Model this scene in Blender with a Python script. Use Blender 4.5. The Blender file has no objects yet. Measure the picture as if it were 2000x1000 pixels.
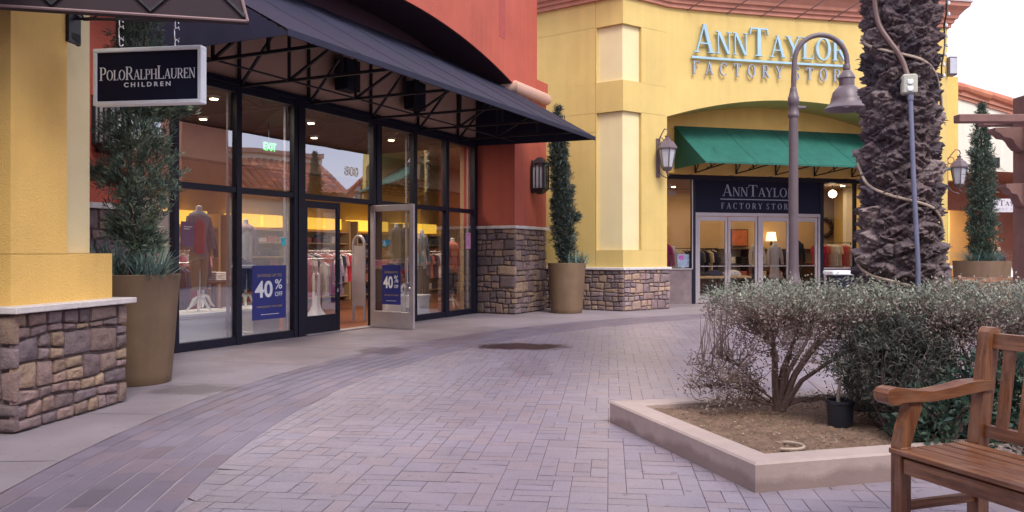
import bpy, bmesh, math, random
import numpy as np
from mathutils import Vector
R = math.radians
random.seed(7)
rng = np.random.default_rng(7)
SC = bpy.context.scene
COL = SC.collection

# ------------------------------------------------------------------ camera, sky, sun, exposure
cam_d = bpy.data.cameras.new('camera')
cam = bpy.data.objects.new('camera', cam_d)
COL.objects.link(cam)
cam.location = (0, 0, 1.3)
cam.rotation_euler = (R(90), 0, 0)
cam_d.sensor_width = 36
cam_d.lens = 36 * 1600 / 2000
cam_d.shift_y = -0.0025
cam_d.clip_end = 400
cam_d.clip_start = 0.05
SC.camera = cam

SUN_EL, SUN_AZ = 50, 158            # azimuth clockwise from +Y
world = bpy.data.worlds.new('World')
SC.world = world
world.use_nodes = True
wn = world.node_tree
sky = wn.nodes.new('ShaderNodeTexSky')
sky.sky_type = 'NISHITA'
sky.sun_disc = False
sky.sun_elevation = R(SUN_EL)
sky.sun_rotation = R(SUN_AZ)
sky.air_density = 1.0
sky.dust_density = 6.0
sky.ozone_density = 1.5
hs = wn.nodes.new('ShaderNodeHueSaturation')
hs.inputs['Saturation'].default_value = 0.42
bg = wn.nodes['Background']
wn.links.new(sky.outputs[0], hs.inputs['Color'])
# thin even overcast in front of the blue: soft clouds with a little structure
wtc = wn.nodes.new('ShaderNodeTexCoord')
wnz = wn.nodes.new('ShaderNodeTexNoise')
wnz.inputs['Scale'].default_value = 2.2
wnz.inputs['Detail'].default_value = 6
wmp = wn.nodes.new('ShaderNodeMapping')
wmp.inputs['Scale'].default_value = (1, 1, 2.5)
wn.links.new(wtc.outputs['Generated'], wmp.inputs[0])
wn.links.new(wmp.outputs[0], wnz.inputs['Vector'])
wmr = wn.nodes.new('ShaderNodeMapRange')
wmr.inputs['From Min'].default_value = 0.35
wmr.inputs['From Max'].default_value = 0.65
wmr.inputs['To Min'].default_value = 0.72
wmr.inputs['To Max'].default_value = 0.95
wn.links.new(wnz.outputs[0], wmr.inputs[0])
wmx = wn.nodes.new('ShaderNodeMix')
wmx.data_type = 'RGBA'
wmx.inputs[7].default_value = (6.9, 7.1, 8.9, 1)
wn.links.new(wmr.outputs[0], wmx.inputs[0])
wn.links.new(hs.outputs[0], wmx.inputs[6])
wn.links.new(wmx.outputs[2], bg.inputs['Color'])
bg.inputs['Strength'].default_value = 0.135

sun_d = bpy.data.lights.new('sun', 'SUN')
sun = bpy.data.objects.new('sun', sun_d)
COL.objects.link(sun)
sun_d.energy = 1.8
sun_d.angle = R(25)
sun_d.color = (1.0, 0.93, 0.84)
sv = Vector((math.sin(R(SUN_AZ)) * math.cos(R(SUN_EL)), math.cos(R(SUN_AZ)) * math.cos(R(SUN_EL)), math.sin(R(SUN_EL))))
sun.rotation_euler = (-sv).to_track_quat('-Z', 'Y').to_euler()

SC.view_settings.view_transform = 'Standard'
SC.view_settings.look = 'None'
SC.view_settings.exposure = 0.74
SC.view_settings.gamma = 1.0
SC.cycles.max_bounces = 8
SC.cycles.transparent_max_bounces = 16
SC.cycles.caustics_reflective = False
SC.cycles.caustics_refractive = False
SC.cycles.sample_clamp_indirect = 6
SC.cycles.use_denoising = True


# ------------------------------------------------------------------ materials
def new_mat(name):
    m = bpy.data.materials.new(name)
    m.use_nodes = True
    nt = m.node_tree
    return m, nt, nt.nodes['Principled BSDF'], nt.nodes, nt.links


def mat(name, col, rough=0.6, var=0.12, scale=6.0, bump=0.0, bscale=60.0, metal=0.0, spec=0.5, vcol=False,
        streak=0.0, emit=0.0, trans=0.0, fine=0.0, alpha=None):
    m, nt, p, N, L = new_mat(name)
    tc = N.new('ShaderNodeTexCoord')
    nz = N.new('ShaderNodeTexNoise')
    nz.inputs['Scale'].default_value = scale
    nz.inputs['Detail'].default_value = 6
    nz.inputs['Roughness'].default_value = 0.62
    L.new(tc.outputs['Object'], nz.inputs['Vector'])
    mr = N.new('ShaderNodeMapRange')
    mr.inputs['From Min'].default_value = 0.3
    mr.inputs['From Max'].default_value = 0.7
    mr.inputs['To Min'].default_value = 1 - var
    mr.inputs['To Max'].default_value = 1 + var
    L.new(nz.outputs[0], mr.inputs[0])
    fac = mr.outputs[0]
    if streak:
        mp = N.new('ShaderNodeMapping')
        mp.inputs['Scale'].default_value = (7, 7, 0.35)
        L.new(tc.outputs['Object'], mp.inputs['Vector'])
        n2 = N.new('ShaderNodeTexNoise')
        n2.inputs['Scale'].default_value = 1.0
        n2.inputs['Detail'].default_value = 5
        L.new(mp.outputs[0], n2.inputs['Vector'])
        m2 = N.new('ShaderNodeMapRange')
        m2.inputs['From Min'].default_value = 0.35
        m2.inputs['From Max'].default_value = 0.65
        m2.inputs['To Min'].default_value = 1 - streak
        m2.inputs['To Max'].default_value = 1 + streak * 0.5
        L.new(n2.outputs[0], m2.inputs[0])
        mm = N.new('ShaderNodeMath')
        mm.operation = 'MULTIPLY'
        L.new(fac, mm.inputs[0])
        L.new(m2.outputs[0], mm.inputs[1])
        fac = mm.outputs[0]
    mx = N.new('ShaderNodeMix')
    mx.data_type = 'RGBA'
    mx.blend_type = 'MULTIPLY'
    mx.inputs[0].default_value = 1.0
    if vcol:
        at = N.new('ShaderNodeAttribute')
        at.attribute_name = 'Col'
        m3 = N.new('ShaderNodeMix')
        m3.data_type = 'RGBA'
        m3.blend_type = 'MULTIPLY'
        m3.inputs[0].default_value = 1.0
        m3.inputs[6].default_value = (*col, 1)
        L.new(at.outputs['Color'], m3.inputs[7])
        L.new(m3.outputs[2], mx.inputs[6])
    else:
        mx.inputs[6].default_value = (*col, 1)
    L.new(fac, mx.inputs[7])
    L.new(mx.outputs[2], p.inputs['Base Color'])
    p.inputs['Roughness'].default_value = rough
    p.inputs['Metallic'].default_value = metal
    p.inputs['Specular IOR Level'].default_value = spec
    if emit:
        L.new(mx.outputs[2], p.inputs['Emission Color'])
        p.inputs['Emission Strength'].default_value = emit
    if bump:
        nb = N.new('ShaderNodeTexNoise')
        nb.inputs['Scale'].default_value = bscale
        nb.inputs['Detail'].default_value = 5
        L.new(tc.outputs['Object'], nb.inputs['Vector'])
        b = N.new('ShaderNodeBump')
        b.inputs['Strength'].default_value = bump
        b.inputs['Distance'].default_value = 0.02
        L.new(nb.outputs[0], b.inputs['Height'])
        L.new(b.outputs[0], p.inputs['Normal'])
    if trans:
        out = N['Material Output']
        tl = N.new('ShaderNodeBsdfTranslucent')
        L.new(mx.outputs[2], tl.inputs['Color'])
        ms = N.new('ShaderNodeMixShader')
        ms.inputs[0].default_value = trans
        L.new(p.outputs[0], ms.inputs[1])
        L.new(tl.outputs[0], ms.inputs[2])
        L.new(ms.outputs[0], out.inputs['Surface'])
    return m


def glass_mat(name, tint=(0.95, 0.96, 0.97), boost=3.4, base=0.15):
    m, nt, p, N, L = new_mat(name)
    N.remove(p)
    tr = N.new('ShaderNodeBsdfTransparent')
    tr.inputs[0].default_value = (*tint, 1)
    gl = N.new('ShaderNodeBsdfGlossy')
    gl.inputs['Roughness'].default_value = 0.012
    gl.inputs['Color'].default_value = (0.95, 0.97, 1, 1)
    fr = N.new('ShaderNodeFresnel')
    fr.inputs['IOR'].default_value = 1.5
    ma = N.new('ShaderNodeMath')
    ma.operation = 'MULTIPLY_ADD'
    ma.inputs[1].default_value = boost
    ma.inputs[2].default_value = base
    ma.use_clamp = True
    L.new(fr.outputs[0], ma.inputs[0])
    # only the outer skin of the pane mirrors; the thin pane does not bend the ray
    ge = N.new('ShaderNodeNewGeometry')
    inv = N.new('ShaderNodeMath')
    inv.operation = 'SUBTRACT'
    inv.inputs[0].default_value = 1.0
    L.new(ge.outputs['Backfacing'], inv.inputs[1])
    mb_ = N.new('ShaderNodeMath')
    mb_.operation = 'MULTIPLY'
    L.new(ma.outputs[0], mb_.inputs[0])
    L.new(inv.outputs[0], mb_.inputs[1])
    ma = mb_
    # float glass is never perfectly flat
    tc = N.new('ShaderNodeTexCoord')
    nb = N.new('ShaderNodeTexNoise')
    nb.inputs['Scale'].default_value = 0.9
    nb.inputs['Detail'].default_value = 1
    L.new(tc.outputs['Object'], nb.inputs['Vector'])
    b = N.new('ShaderNodeBump')
    b.inputs['Strength'].default_value = 0.05
    b.inputs['Distance'].default_value = 0.05
    L.new(nb.outputs[0], b.inputs['Height'])
    L.new(b.outputs[0], gl.inputs['Normal'])
    ms = N.new('ShaderNodeMixShader')
    L.new(ma.outputs[0], ms.inputs[0])
    L.new(tr.outputs[0], ms.inputs[1])
    L.new(gl.outputs[0], ms.inputs[2])
    L.new(ms.outputs[0], N['Material Output'].inputs['Surface'])
    return m


def emit_mat(name, col, s):
    m, nt, p, N, L = new_mat(name)
    p.inputs['Base Color'].default_value = (*col, 1)
    p.inputs['Emission Color'].default_value = (*col, 1)
    p.inputs['Emission Strength'].default_value = s
    return m


def ground_mat(name, col, rough, stains, vcol=False, var=0.15, scale=1.2, bump=0.1, spec=0.5):
    """concrete or pavers with dried stains of their own shape: (x, y, rx, ry, darkness)"""
    m = mat(name, col, rough=rough, var=var, scale=scale, bump=bump, bscale=90, vcol=vcol, spec=spec)
    nt = m.node_tree
    N, L = nt.nodes, nt.links
    p = N['Principled BSDF']
    src = p.inputs['Base Color'].links[0].from_socket
    geo = N.new('ShaderNodeNewGeometry')
    nz = N.new('ShaderNodeTexNoise')
    nz.inputs['Scale'].default_value = 3.5
    nz.inputs['Detail'].default_value = 6
    L.new(geo.outputs['Position'], nz.inputs['Vector'])
    cur = src
    rcur = None
    for (x, y, rx, ry, dk, tint) in stains:
        sub = N.new('ShaderNodeVectorMath')
        sub.operation = 'SUBTRACT'
        sub.inputs[1].default_value = (x, y, 0)
        L.new(geo.outputs['Position'], sub.inputs[0])
        ml = N.new('ShaderNodeVectorMath')
        ml.operation = 'MULTIPLY'
        ml.inputs[1].default_value = (1 / rx, 1 / ry, 0)
        L.new(sub.outputs[0], ml.inputs[0])
        ln = N.new('ShaderNodeVectorMath')
        ln.operation = 'LENGTH'
        L.new(ml.outputs[0], ln.inputs[0])
        ad = N.new('ShaderNodeMath')
        ad.operation = 'MULTIPLY_ADD'
        ad.inputs[1].default_value = 1.5
        L.new(nz.outputs[0], ad.inputs[0])
        L.new(ln.outputs['Value'], ad.inputs[2])
        mr = N.new('ShaderNodeMapRange')
        mr.interpolation_type = 'SMOOTHSTEP'
        mr.inputs['From Min'].default_value = 1.35
        mr.inputs['From Max'].default_value = 1.75
        mr.inputs['To Min'].default_value = dk
        mr.inputs['To Max'].default_value = 0
        L.new(ad.outputs[0], mr.inputs[0])
        mx = N.new('ShaderNodeMix')
        mx.data_type = 'RGBA'
        mx.blend_type = 'MIX'
        L.new(mr.outputs[0], mx.inputs[0])
        L.new(cur, mx.inputs[6])
        mx.inputs[7].default_value = (*tint, 1)
        cur = mx.outputs[2]
    # gum spots, scuffs and uneven wear
    for (sc, lo, hi, amt) in ((11.0, .66, .70, .30), (.55, .42, .66, .20), (38.0, .64, .72, .22)):
        ns_ = N.new('ShaderNodeTexNoise')
        ns_.inputs['Scale'].default_value = sc
        ns_.inputs['Detail'].default_value = 3
        L.new(geo.outputs['Position'], ns_.inputs['Vector'])
        mr = N.new('ShaderNodeMapRange')
        mr.inputs['From Min'].default_value = lo
        mr.inputs['From Max'].default_value = hi
        mr.inputs['To Min'].default_value = 1.0
        mr.inputs['To Max'].default_value = 1 - amt
        L.new(ns_.outputs[0], mr.inputs[0])
        mx = N.new('ShaderNodeMix')
        mx.data_type = 'RGBA'
        mx.blend_type = 'MULTIPLY'
        mx.inputs[0].default_value = 1
        L.new(cur, mx.inputs[6])
        L.new(mr.outputs[0], mx.inputs[7])
        cur = mx.outputs[2]
    L.new(cur, p.inputs['Base Color'])
    return m


def text_col(c):
    return tuple(c)


M = {}
M['yellow'] = mat('yellow_stucco', (0.64, 0.468, 0.162), 0.85, 0.09, .8, 0.4, 70, streak=0.035)
M['yellow2'] = mat('ochre_stucco', (0.78, 0.49, 0.14), 0.85, 0.10, 1.0, 0.4, 70, streak=0.03)
M['cream'] = mat('cream_stucco', (0.74, 0.62, 0.345), 0.85, 0.05, 1.2, 0.2, 90, streak=0.015)
M['red'] = mat('red_stucco', (0.43, 0.092, 0.058), 0.85, 0.13, .9, 0.45, 60, streak=0.06)
M['tanwall'] = mat('tan_stucco', (0.60, 0.385, 0.27), 0.85, 0.08, 1.5, 0.2, 80)
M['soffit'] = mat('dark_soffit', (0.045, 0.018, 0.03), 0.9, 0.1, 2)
M['molding'] = mat('pink_moulding', (0.52, 0.32, 0.245), 0.75, 0.06, 3, 0.15, 80)
M['cornice'] = mat('terracotta_cornice', (0.50, 0.22, 0.15), 0.8, 0.08, 2, 0.15, 80, streak=0.08)
M['capstone'] = mat('cap_stone', (0.60, 0.55, 0.53), 0.7, 0.14, 7, 0.3, 50)
M['stone'] = mat('ledge_stone', (1, 1, 1), 0.75, 0.25, 14, 0.55, 45, vcol=True)
M['mortar'] = mat('mortar', (0.135, 0.098, 0.092), 0.95, 0.2, 20, 0.4, 60)
M['frame'] = mat('dark_bronze_frame', (0.009, 0.009, 0.022), 0.42, 0.15, 5, spec=0.3)
M['alu'] = mat('aluminium', (0.46, 0.41, 0.43), 0.42, 0.08, 6, metal=0.55)
M['chrome'] = mat('brushed_steel', (0.72, 0.70, 0.72), 0.25, 0.05, 9, metal=0.9)
M['glass'] = glass_mat('shop_glass')
M['glass2'] = glass_mat('shop_glass_far', boost=0.8, base=0.01)
M['navy'] = mat('navy_canvas', (0.015, 0.015, 0.036), 0.72, 0.16, 2.5, 0.22, 200, spec=0.35, streak=0.12)
M['green'] = mat('green_canvas', (0.013, 0.112, 0.084), 0.7, 0.14, 2.5, 0.15, 200, spec=0.4, streak=0.1)
M['browncanvas'] = mat('brown_canvas', (0.030, 0.017, 0.022), 0.85, 0.15, 3, 0.1, 150)
M['iron'] = mat('black_iron', (0.014, 0.012, 0.018), 0.5, 0.15, 12, 0.1, 80)
M['bronze'] = mat('bronze_paint', (0.13, 0.095, 0.105), 0.42, 0.12, 9, 0.08, 90, spec=0.5)
M['pot'] = mat('tan_pot', (0.175, 0.110, 0.064), 0.6, 0.13, 3, 0.12, 60, streak=0.14)
M['soil'] = mat('potting_soil', (0.05, 0.035, 0.025), 0.95, 0.3, 30, 0.6, 50)
M['needle'] = mat('conifer_needles', (1, 1, 1), 0.6, 0.2, 9, vcol=True, trans=0.15)
M['bark'] = mat('grey_bark', (0.10, 0.075, 0.065), 0.9, 0.3, 22, 0.7, 40)
M['twig'] = mat('twig_bark', (0.21, 0.15, 0.135), 0.85, 0.3, 30)
M['leaf'] = mat('sage_leaf', (1, 1, 1), 0.6, 0.2, 9, vcol=True, trans=0.2)
M['palm'] = mat('palm_bark', (1, 1, 1), 0.9, 0.35, 16, 0.9, 55, vcol=True, streak=0.05)
M['cord'] = mat('beige_cable', (0.40, 0.31, 0.24), 0.5, 0.1, 9)
M['conduit'] = mat('grey_conduit', (0.17, 0.175, 0.26), 0.45, 0.12, 9, metal=0.2)
M['browncord'] = mat('brown_cable', (0.16, 0.09, 0.08), 0.5, 0.1, 9)
M['boxgrey'] = mat('pale_plastic', (0.46, 0.45, 0.38), 0.5, 0.08, 9)
M['wood'] = mat('teak', (0.150, 0.052, 0.030), 0.36, 0.36, 5, 0.15, 70, spec=0.5, streak=.12)
M['plastic'] = mat('black_plastic', (0.014, 0.018, 0.028), 0.42, 0.1, 9)
M['wsign'] = mat('white_paint', (0.86, 0.90, 0.92), 0.4, 0.05, 9)
M['nsign'] = mat('navy_sign', (0.008, 0.009, 0.028), 0.55, 0.1, 9, spec=.2)
M['white'] = mat('white_lacquer', (0.86, 0.89, 0.89), 0.45, 0.03, 9)
M['letters'] = mat('pale_blue_letters', (0.33, 0.51, 0.62), 0.4, 0.1, 3, metal=0.1)
M['letterside'] = mat('slate_letters', (0.30, 0.36, 0.48), 0.4, 0.1, 3, metal=0.15)
M['sletters'] = mat('silver_letters', (0.90, 0.91, 0.93), 0.35, 0.03, 9)
M['greyletters'] = mat('grey_letters', (0.34, 0.37, 0.46), 0.5, 0.05, 9)
M['poster'] = mat('blue_poster', (0.022, 0.030, 0.20), 0.5, 0.06, 5, emit=0.0)
M['gold'] = mat('gold_print', (0.46, 0.36, 0.16), 0.5, 0.05, 9)
M['lampglass'] = mat('frosted_glass', (0.62, 0.63, 0.68), 0.35, 0.08, 9, trans=0.3)
M['terracotta'] = mat('roof_tile', (0.36, 0.115, 0.065), 0.8, 0.3, 3, 0.3, 30, vcol=False)
M['tilebits'] = mat('barrel_tile', (1, 1, 1), 0.75, 0.15, 6, 0.2, 50, vcol=True)
M['ivory'] = mat('ivory_stucco', (0.76, 0.72, 0.62), 0.85, 0.05, 1.2, 0.2, 80, streak=0.06)
M['pergola'] = mat('brown_timber', (0.205, 0.105, 0.09), 0.75, 0.14, 5, 0.25, 60, streak=0.1)
M['rust'] = mat('brown_stucco', (0.38, 0.165, 0.11), 0.85, 0.1, 2, 0.2, 80)
M['apricot'] = mat('apricot_stucco', (0.72, 0.47, 0.20), 0.85, 0.06, 2, 0.2, 80)
M['curb'] = None
M['mulch'] = mat('mulch_soil', (0.20, 0.125, 0.085), 0.95, 0.40, 9, 0.9, 70)
M['floorwood'] = mat('red_wood_floor', (0.22, 0.075, 0.045), 0.35, 0.25, 5)
M['shopceil'] = mat('shop_ceiling', (0.24, 0.19, 0.165), 0.9, 0.05, 2)
M['shopwall'] = mat('shop_wall', (0.50, 0.36, 0.22), 0.9, 0.06, 2)
M['atwall'] = mat('warm_shop_wall', (0.62, 0.43, 0.24), 0.9, 0.1, 1)
M['darkwood'] = mat('dark_shelf_wood', (0.055, 0.028, 0.022), 0.5, 0.2, 6)
M['skin'] = mat('skin', (0.45, 0.27, 0.19), 0.6, 0.05, 9)
M['slate'] = mat('slate_panel', (0.20, 0.15, 0.16), 0.55, 0.25, 3.5, 0.1, 40)
M['downlight'] = emit_mat('downlight_glow', (1.0, 0.72, 0.38), 14)
M['lightbox'] = emit_mat('yellow_lightbox', (1.0, 0.60, 0.07), .72)
M['exit'] = emit_mat('exit_glow', (0.05, 0.8, 0.12), 0.5)
M['bulb'] = emit_mat('bulb_glow', (1.0, 0.78, 0.45), 9)
M['shade'] = emit_mat('lamp_shade_glow', (1.0, 0.72, 0.36), 1.6)


def timber(name, scl, rot):
    m, nt, p, N, L = new_mat(name)
    tc = N.new('ShaderNodeTexCoord')
    m0 = N.new('ShaderNodeMapping')
    m0.inputs['Rotation'].default_value = (0, 0, rot)
    L.new(tc.outputs['Object'], m0.inputs[0])
    mp = N.new('ShaderNodeMapping')
    mp.inputs['Scale'].default_value = scl
    L.new(m0.outputs[0], mp.inputs[0])
    nz = N.new('ShaderNodeTexNoise')
    nz.inputs['Scale'].default_value = 1.0
    nz.inputs['Detail'].default_value = 8
    nz.inputs['Roughness'].default_value = .7
    L.new(mp.outputs[0], nz.inputs['Vector'])
    cr = N.new('ShaderNodeValToRGB')
    e = cr.color_ramp.elements
    e[0].position, e[0].color = .30, (.068, .022, .013, 1)
    e[1].position, e[1].color = .72, (.42, .195, .085, 1)
    q = e.new(.50)
    q.color = (.215, .080, .034, 1)
    L.new(nz.outputs[0], cr.inputs[0])
    # greyed, worn patches
    n2 = N.new('ShaderNodeTexNoise')
    n2.inputs['Scale'].default_value = 7
    n2.inputs['Detail'].default_value = 6
    L.new(tc.outputs['Object'], n2.inputs['Vector'])
    mr = N.new('ShaderNodeMapRange')
    mr.inputs['From Min'].default_value = .50
    mr.inputs['From Max'].default_value = .75
    mr.inputs['To Max'].default_value = .55
    L.new(n2.outputs[0], mr.inputs[0])
    mx = N.new('ShaderNodeMix')
    mx.data_type = 'RGBA'
    L.new(mr.outputs[0], mx.inputs[0])
    L.new(cr.outputs[0], mx.inputs[6])
    mx.inputs[7].default_value = (.30, .18, .12, 1)
    L.new(mx.outputs[2], p.inputs['Base Color'])
    p.inputs['Roughness'].default_value = .38
    b = N.new('ShaderNodeBump')
    b.inputs['Strength'].default_value = .25
    b.inputs['Distance'].default_value = .004
    L.new(nz.outputs[0], b.inputs['Height'])
    L.new(b.outputs[0], p.inputs['Normal'])
    return m


BROT = math.atan2(.942, .336)
M['wood_long'] = timber('teak_along_the_seat', (2.2, 34, 34), BROT)
M['wood_deep'] = timber('teak_across_the_seat', (34, 2.2, 34), BROT)
M['wood_up'] = timber('teak_upright', (34, 34, 2.2), BROT)


def cloth(name, col, var=0.14):
    if name not in M:
        M[name] = mat(name, col, 0.9, var, 14, 0.35, 25)
    return M[name]


# ------------------------------------------------------------------ mesh building
class Fr:
    """a plan frame: origin and two horizontal axes"""
    def __init__(s, o, ex, ey):
        s.o, s.ex, s.ey = o, ex, ey

    def __call__(s, a, b, z):
        return (s.o[0] + s.ex[0] * a + s.ey[0] * b, s.o[1] + s.ex[1] * a + s.ey[1] * b, z)


ID = Fr((0, 0), (1, 0), (0, 1))


class MB:
    def __init__(s, T=ID):
        s.v, s.f, s.c, s.T = [], [], [], T
        s.col = None

    def add(s, vs, fs):
        n = len(s.v)
        s.v += [s.T(*p) for p in vs]
        s.f += [tuple(i + n for i in f) for f in fs]
        if s.col is not None:
            s.c += [s.col] * len(vs)

    def box(s, a0, a1, b0, b1, z0, z1, bev=0.0):
        if bev <= 0:
            vs = [(a, b, z) for z in (z0, z1) for b in (b0, b1) for a in (a0, a1)]
            s.add(vs, [(0, 1, 3, 2), (4, 6, 7, 5), (0, 4, 5, 1), (2, 3, 7, 6), (0, 2, 6, 4), (1, 5, 7, 3)])
            return
        e = min(bev, (a1 - a0) * .45, (b1 - b0) * .45, (z1 - z0) * .45)
        X, Y, Z = (a0, a1), (b0, b1), (z0, z1)
        vs, idx = [], {}
        for i in (0, 1):
            for j in (0, 1):
                for k in (0, 1):
                    sx, sy, sz = (1 if i == 0 else -1), (1 if j == 0 else -1), (1 if k == 0 else -1)
                    idx[i, j, k, 0] = len(vs); vs.append((X[i], Y[j] + sy * e, Z[k] + sz * e))
                    idx[i, j, k, 1] = len(vs); vs.append((X[i] + sx * e, Y[j], Z[k] + sz * e))
                    idx[i, j, k, 2] = len(vs); vs.append((X[i] + sx * e, Y[j] + sy * e, Z[k]))
        fs = []
        for i in (0, 1):
            fs.append(tuple(idx[i, j, k, 0] for j, k in ((0, 0), (1, 0), (1, 1), (0, 1))))
            fs.append(tuple(idx[j, i, k, 1] for j, k in ((0, 0), (1, 0), (1, 1), (0, 1))))
            fs.append(tuple(idx[j, k, i, 2] for j, k in ((0, 0), (1, 0), (1, 1), (0, 1))))
        for p in (0, 1):
            for q in (0, 1):
                fs.append((idx[0, p, q, 1], idx[1, p, q, 1], idx[1, p, q, 2], idx[0, p, q, 2]))
                fs.append((idx[p, 0, q, 0], idx[p, 1, q, 0], idx[p, 1, q, 2], idx[p, 0, q, 2]))
                fs.append((idx[p, q, 0, 0], idx[p, q, 1, 0], idx[p, q, 1, 1], idx[p, q, 0, 1]))
        for i in (0, 1):
            for j in (0, 1):
                for k in (0, 1):
                    fs.append((idx[i, j, k, 0], idx[i, j, k, 1], idx[i, j, k, 2]))
        s.add(vs, fs)

    def poly(s, pts, d):
        """a polygon (list of 3d points in the frame) extruded by vector d"""
        n = len(pts)
        vs = list(pts) + [tuple(p[i] + d[i] for i in range(3)) for p in pts]
        s.add(vs, [tuple(range(n)), tuple(range(2 * n - 1, n - 1, -1))] + [(i, (i + 1) % n, n + (i + 1) % n, n + i) for i in range(n)])

    def prism(s, plan, z0, z1):
        s.poly([(a, b, z0) for a, b in plan], (0, 0, z1 - z0))

    def strip(s, A, B):
        """quads between two point rows"""
        n = len(A)
        s.add(list(A) + list(B), [(i, i + 1, n + i + 1, n + i) for i in range(n - 1)])

    def solid_strip(s, path, prof, closed=False):
        """profile (offset, z) swept along a plan path; offset to the right of travel"""
        n, k = len(path), len(prof)
        vs = []
        for i, p in enumerate(path):
            a = path[(i - 1) % n] if (closed or i > 0) else None
            b = path[(i + 1) % n] if (closed or i < n - 1) else None
            ds = []
            for q0, q1 in ((a, p), (p, b)):
                if q0 is None or q1 is None:
                    continue
                dx, dy = q1[0] - q0[0], q1[1] - q0[1]
                l = math.hypot(dx, dy) or 1
                ds.append((dy / l, -dx / l))
            nx, ny = sum(d[0] for d in ds) / len(ds), sum(d[1] for d in ds) / len(ds)
            l2 = nx * nx + ny * ny
            nx, ny = nx / l2, ny / l2
            for o, z in prof:
                vs.append((p[0] + nx * o, p[1] + ny * o, z))
        fs = []
        for i in range(n if closed else n - 1):
            j = (i + 1) % n
            for q in range(k):
                r = (q + 1) % k
                fs.append((i * k + q, j * k + q, j * k + r, i * k + r))
        if not closed:
            fs.append(tuple(range(k)))
            fs.append(tuple((n - 1) * k + q for q in range(k - 1, -1, -1)))
        s.add(vs, fs)

    def tube(s, path, r, n=6, caps=True):
        path = [Vector(p) for p in path]
        rs = r if isinstance(r, (list, tuple)) else [r] * len(path)
        vs, fs = [], []
        up = None
        for i, p in enumerate(path):
            t = (path[min(i + 1, len(path) - 1)] - path[max(i - 1, 0)])
            if t.length < 1e-9:
                t = Vector((0, 0, 1))
            t.normalize()
            if up is None:
                up = Vector((0, 0, 1)) if abs(t.z) < 0.9 else Vector((1, 0, 0))
            u = (up - t * up.dot(t))
            if u.length < 1e-6:
                u = t.orthogonal()
            u.normalize()
            up = u
            w = t.cross(u)
            for k in range(n):
                a = 2 * math.pi * (k + .5) / n
                q = p + (u * math.cos(a) + w * math.sin(a)) * rs[i]
                vs.append(tuple(q))
        for i in range(len(path) - 1):
            for k in range(n):
                l = (k + 1) % n
                fs.append((i * n + k, i * n + l, (i + 1) * n + l, (i + 1) * n + k))
        if caps:
            fs.append(tuple(range(n - 1, -1, -1)))
            fs.append(tuple((len(path) - 1) * n + k for k in range(n)))
        s.add(vs, fs)

    def lathe(s, c, prof, n=24, ex=1.0, ey=1.0, a0=0.0, cap=True):
        """profile (r, z) turned about a vertical axis through c"""
        vs, fs = [], []
        for r, z in prof:
            for k in range(n):
                a = a0 + 2 * math.pi * k / n
                vs.append((c[0] + r * ex * math.cos(a), c[1] + r * ey * math.sin(a), c[2] + z))
        for i in range(len(prof) - 1):
            for k in range(n):
                l = (k + 1) % n
                fs.append((i * n + k, i * n + l, (i + 1) * n + l, (i + 1) * n + k))
        if cap:
            fs.append(tuple(range(n - 1, -1, -1)))
            fs.append(tuple((len(prof) - 1) * n + k for k in range(n)))
        s.add(vs, fs)


ROOT = {}


def link(o):
    COL.objects.link(o)
    return o


def thing(name, label, cat, loc=(0, 0, 0), group=None, kind=None):
    o = bpy.data.objects.new(name, None)
    o.empty_display_size = 0.1
    o.location = loc
    link(o)
    if label:
        o['label'] = label
    if cat:
        o['category'] = cat
    if group:
        o['group'] = group
    if kind:
        o['kind'] = kind
    ROOT[o.name] = Vector(loc)
    return o


def build(name, mb, m, parent=None, loc=None, smooth=False, norm=True, label=None):
    base = Vector(loc) if loc is not None else (ROOT[parent.name] if parent is not None else Vector((0, 0, 0)))
    me = bpy.data.meshes.new(name)
    me.from_pydata([(p[0] - base.x, p[1] - base.y, p[2] - base.z) for p in mb.v], [], mb.f)
    if norm:
        bm = bmesh.new()
        bm.from_mesh(me)
        bmesh.ops.recalc_face_normals(bm, faces=bm.faces)
        bm.to_mesh(me)
        bm.free()
    if mb.c:
        at = me.color_attributes.new('Col', 'FLOAT_COLOR', 'POINT')
        at.data.foreach_set('color', np.array([(*c[:3], 1.0) for c in mb.c], dtype=np.float32).ravel())
    if smooth:
        me.polygons.foreach_set('use_smooth', [True] * len(me.polygons))
        if hasattr(me, 'set_sharp_from_angle'):
            me.set_sharp_from_angle(angle=R(40))
    me.materials.append(m)
    o = bpy.data.objects.new(name, me)
    link(o)
    if parent is not None:
        o.parent = parent
    else:
        o.location = base
    ROOT[o.name] = base
    if label:
        o['label'] = label
    return o


def single(name, mb, m, label, cat, group=None, kind=None, loc=None, smooth=False, norm=True):
    o = build(name, mb, m, None, loc, smooth, norm)
    o['label'] = label
    if cat:
        o['category'] = cat
    if group:
        o['group'] = group
    if kind:
        o['kind'] = kind
    return o


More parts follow.
